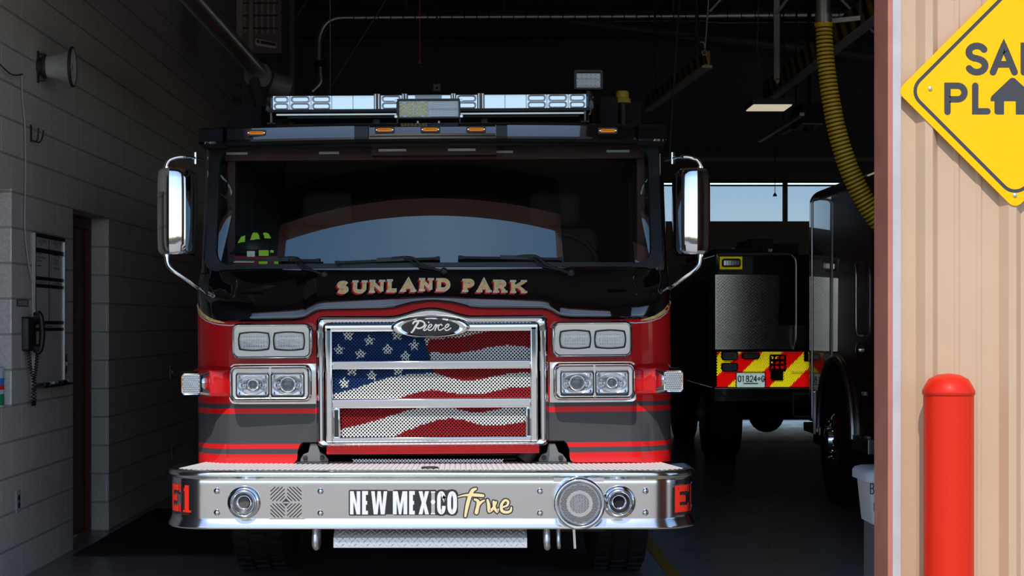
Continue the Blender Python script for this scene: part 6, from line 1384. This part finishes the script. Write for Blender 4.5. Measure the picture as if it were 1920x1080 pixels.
# even steps along the curve
acc = [0]
for a, c_ in zip(pp_, pp_[1:]): acc.append(acc[-1]+(c_-a).length)
def along(s_):
    for k in range(len(acc)-1):
        if s_ <= acc[k+1]: return pp_[k].lerp(pp_[k+1], (s_-acc[k])/max(acc[k+1]-acc[k], 1e-6))
    return pp_[-1]
b = MB(); pit = .0268; n = 20; s_ = 0; rings = []; ml = []
while s_ < acc[-1]-pit:
    for f, rr_k, mm in ((0, .90, 'hosecoil'), (.32, .90, 'hose'), (.45, 1.0, 'hose'), (.85, 1.0, 'hose')):
        c0 = along(s_+f*pit); tn = (along(s_+f*pit+.01)-along(max(s_+f*pit-.01, 0))).normalized(); u = tn.cross(Vector((0, 1, 0))).normalized(); w_ = tn.cross(u)
        rad = (.056+.018*min(1, s_/1.6))*rr_k
        rings.append([c0+(u*math.cos(2*PI*j/n)+w_*math.sin(2*PI*j/n))*rad for j in range(n)]); ml.append(mm)
    s_ += pit
b.loft(rings, ml, closed=True); b.build('hose', h, smooth=30)
b = MB(); b.tube([W(1543, -160, HD), W(1543, 36, HD)], .050, 'galv', 20); b.tube([W(1544, 28, HD), W(1544, 46, HD)], .058, 'galv', 20); b.build('pipe', h)
b = MB(); b.tube([W(1544, 44, HD), W(1544, 49, HD)], .061, 'yellow', 20); b.build('collar', h)
# long duct across the bay
DD = 19.0
d_ = thing('exhaust_duct', 'long silver duct crossing the bay above the red engine', 'duct', W(900, 30, DD))
b = MB(); b.tube([W(640, 33, DD), W(1332, 30, DD)], .056, 'galv', 20); b.tube([W(1326, 30, DD), W(1348, 29.5, DD)], .075, 'galv', 20); b.tube([W(1345, 29.5, DD), W(1700, 27, DD)], .085, 'galv', 20)
run = b; b = MB(); el_ = [W(646, 33, DD), W(632, 34, DD), W(617, 40, DD), W(606, 51, DD), W(600, 66, DD), W(598, 80, DD), W(598, 96, DD)]; b.tube(path3(el_, 4), .052, 'galv', 18); b.tube([W(598, 78, DD), W(598, 118, DD)], .05, 'galv', 18); b.tube([W(600, 114, DD), W(600, 126, DD)], .062, 'dark', 18); b.tube(path3([W(600, 124, DD), W(601, 140, DD), W(602, 152, DD), W(596, 162, DD), W(585, 172, DD)], 4), .046, 'galv', 18); b.build('elbow', d_); b = run
for px in range(664, 1325, 23): b.tube([W(px-.9, 32.2, DD), W(px+.9, 32.2, DD)], .0585, 'dark', 18)
for px in range(1362, 1650, 26): b.tube([W(px-.8, 29, DD), W(px+.8, 29, DD)], .0872, 'dark', 18)
for px, py in ((632, 34), (617, 40), (606, 51), (600, 66), (598, 80), (598, 96), (601, 140), (602, 150)): pass
b.build('straight_run', d_)
for px in (762, 945, 1262): b = MB(); b.bar(W(px, 24, DD), Vector((W(px, 24, DD).x, DD, ZC)), .02, .01, 'darkbeam'); b.build('hanger', d_, smooth=0)
# round duct running back over the left side of the cab
t = thing('air_duct', 'round brownish metal duct sloping away over the cab, upper left', 'duct', (-1.6, 10, 3.28))
b = MB(); b.tube([(-1.62, 8.3, 3.30), (-1.62, 12.0, 3.30)], .062, 'galv', 24); b.build('pipe', t)
b = MB(); b.tube([(-1.62, 11.95, 3.27), (-1.62, 12.10, 3.25)], .10, 'grey', 24); b.tube([(-1.55, 12.1, 3.24), (-1.42, 12.15, 3.20)], .085, 'grey', 18); b.build('end_fan', t)
b = MB(); b.bar((-1.62, 9.3, 3.36), (-1.62, 9.3, 5.85), .03, .01, 'darkbeam'); b.build('hanger', t, smooth=0); b = MB(); b.bar((-1.62, 11.6, 3.36), (-1.62, 11.6, 5.85), .03, .01, 'darkbeam'); b.build('hanger', t, smooth=0)
HY = 14.0
t = thing('unit_heater', 'dark louvred unit heater with a warning label, upper left', 'heater', W(490, 95, HY))
b = MB(); b.box(W(444, 0, HY).x, W(528, 0, HY).x, HY, HY+.5, WZ(100, HY), WZ(-60, HY), 'darkbeam'); b.build('case', t, smooth=0, bevel=.006)
b = MB()
for k in range(6): b.box(W(457+11*k, 0, HY).x, W(461+11*k, 0, HY).x, HY-.012, HY, WZ(62, HY), WZ(-50, HY), 'brownpipe')
b.build('louvres', t, smooth=0)
b = MB()
for y_ in (5, 28, 52): b.box(W(455, 0, HY).x, W(522, 0, HY).x, HY-.018, HY-.012, WZ(y_+3, HY), WZ(y_, HY), 'dark')
b.box(W(444, 0, HY).x, W(456, 0, HY).x, HY-.02, HY, WZ(70, HY), WZ(-50, HY), 'brownpipe'); b.build('guard_bars', t, smooth=0)
b = MB(); mh = lambda u, v, o: (W(u, 0, HY-.003).x, HY-.003-o, WZ(v, HY-.003)); b.flat([(479, 72), (518, 80), (518, 91), (479, 85)], 'paleband', mh); b.flat([(489, 75.5), (517, 81), (517, 87), (489, 82)], 'maroon', mh, .001); b.flat([(481, 74), (487, 75), (487, 81), (481, 80)], 'dark', mh, .001); b.build('warning_label', t, smooth=0)
b = MB(); b.bar(W(470, -55, HY+.2), W(470, -55, HY+.2)+Vector((0, 0, 1.4)), .02, .02, 'dark'); b.bar(W(515, -55, HY+.2), W(515, -55, HY+.2)+Vector((0, 0, 1.4)), .02, .02, 'dark'); b.build('hangers', t, smooth=0)
def solo(bm, name, label, cat, group=None, smooth=40): return tag(bm.build(name, smooth=smooth), label, cat, group)
b = MB(); b.box(W(543, 0, 20).x, W(553, 0, 20).x, 19.97, 20.05, 0, ZC, 'brownpipe'); solo(b, 'support_post', 'brown steel post standing behind the light bar, left of the duct elbow', 'post', smooth=0)
b = MB(); b.tube([W(619, 176, 16), W(619, -70, 16)], .005, 'paleband', 6); solo(b, 'hanging_wire', 'thin pale wire hanging straight down beside the duct elbow', 'wire')
b = MB(); b.tube([W(612, 176, 18), W(697, 42, 18), W(745, -34, 18)], .007, 'brownpipe', 6); solo(b, 'brace_rod', 'thin rod slanting up right behind the duct elbow', 'rod')
b = MB(); b.tube([W(553, 36, 19.9), W(580, -6, 19.9), W(610, -50, 19.9)], .009, 'brownpipe', 6); solo(b, 'brace_rod', 'short rod slanting up from the brown steel post', 'rod')
PY = 15
t = thing('pull_cord', 'red pull cord with a bell-shaped handle above the light bar', 'cord', W(787, 118, PY))
b = MB(); b.tube([W(787, -60, PY), W(787, 112, PY)], .0038, 'redplastic', 6); b.build('cord', t)
b = MB(); p = W(787, 119, PY); b.lathe([(.018, 0), (.016, .012), (.010, .022), (.007, .036), (0, .038)], p, (0, 0, 1), 'redplastic', 14); b.build('handle', t)
CYY = 17
t = thing('sensor_box', 'small beige box with a dark eye above the light bar', 'sensor', W(819, 171, CYY))
b = MB(); b.box(W(812, 0, CYY).x, W(826, 0, CYY).x, CYY, CYY+.06, WZ(171, CYY), WZ(157, CYY), 'paleband'); b.build('case', t, smooth=0, bevel=.006); b = MB(); b.lathe([(.012, 0), (.008, .004), (0, .005)], W(819, 165, CYY), (0, -1, 0), 'dark', 12); b.build('eye', t); b = MB(); b.bar(W(819, 157, CYY+.03), (W(819, 157, CYY+.03).x, CYY+.03, ZC), .015, .015, 'dark'); b.build('hanger', t, smooth=0)
def haz_beam(a, e_, label, h_=.20, vis_=True):
    t = thing('hazard_beam', label, 'beam', (a+e_)/2)
    b = MB(); dirv = e_-a; b.bar(a+Vector((0, 0, h_/2)), e_+Vector((0, 0, h_/2)), .05, h_, 'hazard'); b.build('striped_web', t, smooth=0)
    b = MB(); b.bar(a-Vector((0, 0, .012)), e_-Vector((0, 0, .012)), .085, .022, 'paleband'); b.build('lower_flange', t, smooth=0)
    for f in (.15, .85): b = MB(); p = a.lerp(e_, f); b.bar(p+Vector((0, 0, h_)), Vector((p.x, p.y, ZC)), .02, .02, 'dark'); b.build('hanger', t, smooth=0)
    return t
haz_beam(Vector((2.90, 11.6, 3.74)), Vector((2.90, 17.0, 3.75)), 'beam with yellow and black hazard stripes crossing behind the yellow hose')
haz_beam(W(1326, 122, 14), W(1214, 205, 17.5), 'dark beam with a pale lower edge hung from a rope', .12)
b = MB(); b.tube([W(1333, -60, 14), W(1322, 92, 14)], .006, 'paleband', 6); b.tube([W(1364, -14, 14.0), W(1330, 22, 14)], .010, 'paleband', 6); b.tube([W(1321+4.5*math.cos(2*PI*k/12), 99+4.5*math.sin(2*PI*k/12), 13.98) for k in range(12)], .006, 'paleband', 6, closed=True); b.tube(path3([W(1322, 92, 14), W(1319, 80, 14), W(1312, 79, 14)], 4), .006, 'paleband', 6); b.tube([W(1321, 104, 14), W(1324, 120, 14)], .012, 'dark', 8)
solo(b, 'lifting_rope', 'rope with an eye and hook holding the pale-edged beam', 'rope')
FY = 16.6
t = thing('ceiling_lamp', 'wide flat lamp glowing cream left of the yellow hose', 'lamp', W(1445, 196, FY))
zl = WZ(196.5, FY); b = MB(); b.box(W(1411, 0, FY).x, W(1487, 0, FY).x, FY-.02, FY+.50, zl+.004, zl+.06, 'darkbeam'); b.build('housing', t, smooth=0)
b = MB(); b.box(W(1413, 0, FY).x, W(1485, 0, FY).x, FY, FY+.46, zl-.006, zl+.004, 'light'); b.build('diffuser', t, smooth=0)
b = MB(); b.tube([W(1424, 185, FY+.2), W(1420, 90, FY+.2), W(1424, -60, FY+.2)], .004, 'brownpipe', 6); b.build('flex', t)
FY = 18
t = thing('ceiling_lamp', 'small dark lamp with a pale underside close beside the yellow hose', 'lamp', W(1522, 232, FY))
zl = WZ(232, FY); b = MB(); b.box(W(1503, 0, FY).x, W(1546, 0, FY).x, FY-.02, FY+.60, zl+.004, zl+.22, 'dark'); b.build('housing', t, smooth=0)
b = MB(); b.box(W(1505, 0, FY).x, W(1544, 0, FY).x, FY, FY+.56, zl-.006, zl+.004, 'paleband'); b.build('diffuser', t, smooth=0); b = MB(); b.box(W(1515, 0, FY).x, W(1530, 0, FY).x, FY+.1, FY+.3, zl-.05, zl-.006, 'dark'); b.build('motion_sensor', t, smooth=0)
b = MB(); b.tube([(W(1524, 0, FY).x, FY+.2, zl+.2), (W(1524, 0, FY).x, FY+.2, ZC)], .02, 'dark', 8); b.build('hanger', t)
for k, (a, e_, lab) in enumerate(((W(1424, 264, 20), W(1504, 214, 17.5), 'upper of two slanting pale door tracks below the cream lamp'), (W(1468, 250, 19.3), W(1510, 224, 18.1), 'lower of two slanting pale door tracks below the cream lamp'))):
    t = thing('door_track', lab, 'track', (a+e_)/2)
    b = MB(); b.bar(a, e_, .05, .035, 'galv'); b.build('rail', t, smooth=0)
    m_ = a.lerp(e_, .6); b = MB(); b.bar(m_, Vector((m_.x, m_.y, ZC)), .012, .012, 'dark'); b.build('hanger', t, smooth=0)
t = thing('steel_hanger', 'pale vertical steel hanger with a brace, right of the rope', 'hanger', W(1457, 155, 15))
b = MB(); b.bar(W(1456, 150, 15), W(1456, -200, 15), .05, .04, 'paleband', up=(0, 1, 0)); b.prism([(W(1452, 0, 15).x, WZ(148, 15)), (W(1462, 0, 15).x, WZ(148, 15)), (W(1459, 0, 15).x, WZ(157, 15)), (W(1456, 0, 15).x, WZ(157, 15))], 14.98, 15.02, 'paleband'); b.build('upright', t, smooth=0); b = MB(); b.tube([W(1456, 26, 14.97), W(1482, -10, 14.97), W(1540, -90, 14.97)], .014, 'paleband', 8); b.build('brace', t)
b = MB(); b.tube(path3([W(1070, 40, 23), W(1150, 50, 23), W(1230, 60, 23), W(1310, 68, 23), W(1480, 88, 23), W(1640, 108, 23), W(1760, 124, 23)], 4), .06, 'brownpipe', 14); solo(b, 'ceiling_pipe', 'thick brown pipe sagging across the dark ceiling under the silver duct', 'pipe')
b = MB(); b.bar(W(1546, 41, 11.4), W(1612, 34, 11.4), .03, .03, 'paleband'); b.bar(W(1612, 34, 11.4), W(1612, -200, 11.4), .02, .02, 'dark'); solo(b, 'hose_stay', 'pale horizontal stay at the top of the yellow hose', 'stay', smooth=0)
b = MB(); b.tube([W(1570, -8, 13.5), W(1640, 62, 13.5), W(1660, 82, 13.5)], .010, 'paleband', 6); solo(b, 'brace_rod', 'thin pale rod slanting down right of the yellow hose', 'rod')
b = MB(); b.tube([W(1278, -60, 11), W(1270, 60, 11), W(1262, 180, 11), W(1255, 300, 11)], .006, 'blackmat', 6); solo(b, 'black_cable', 'thin black cable hanging beside the right corner of the cab roof', 'cable')
BYY = 23.5
t = thing('pull_cord', 'dark cord with a small bell handle against the rear window', 'cord', W(1453, 367, BYY)); b = MB(); b.tube([Vector((W(1453, 0, BYY).x, BYY, ZC)), W(1453, 362, BYY)], .005, 'dark', 6); b.build('cord', t); b = MB(); b.lathe([(.03, 0), (.026, .02), (.01, .045), (0, .05)], W(1453, 368, BYY), (0, 0, 1), 'dark', 14); b.build('handle', t)
# bin on a stand just inside the right jamb
by_ = 7.4; bx0 = WX(1626, by_); 
t = thing('lidded_bin', 'pale lidded plastic bin on a grey stand behind the doorway jamb', 'bin', (bx0+.2, by_+.15, 0))
b = MB(); b.loft([[(bx0+.2+x*f, by_+.15+y*f, z) for x, y in rrect(-.19, .19, -.15, .15, .03, 4)] for f, z in ((.88, WZ(985, by_)), (.98, WZ(900, by_)))], 'binwhite', closed=True, caps=True); b.build('body', t, smooth=40)
b = MB(); b.loft([[(bx0+.2+x*f, by_+.15+y*f, z) for x, y in rrect(-.205, .205, -.165, .165, .04, 5)] for f, z in ((1, WZ(904, by_)), (1, WZ(890, by_)), (.95, WZ(884, by_)), (.85, WZ(881, by_)))], 'binwhite', closed=True, caps=True); b.build('lid', t, smooth=50)
b = MB(); mq = lambda u, v, o: (WX(u, by_), by_-.001-o, WZ(v, by_))
for ch, x0, x1, ya, yb in (('B', 1632, 1638, 926, 907), ('R', 1640, 1646, 926, 907), ('E', 1639, 1645, 958, 943)):
    for st in GL[ch]: b.stroke([(x0+x*(x1-x0), ya+(yb-ya)*y) for x, y in st], 1.9, 'darkvinyl', mq, .0, step=5)
b.build('lettering', t, smooth=0)
b = MB(); b.box(bx0+.05, bx0+.35, by_+.02, by_+.28, .0, WZ(985, by_), 'grey'); b.build('stand', t, smooth=0)
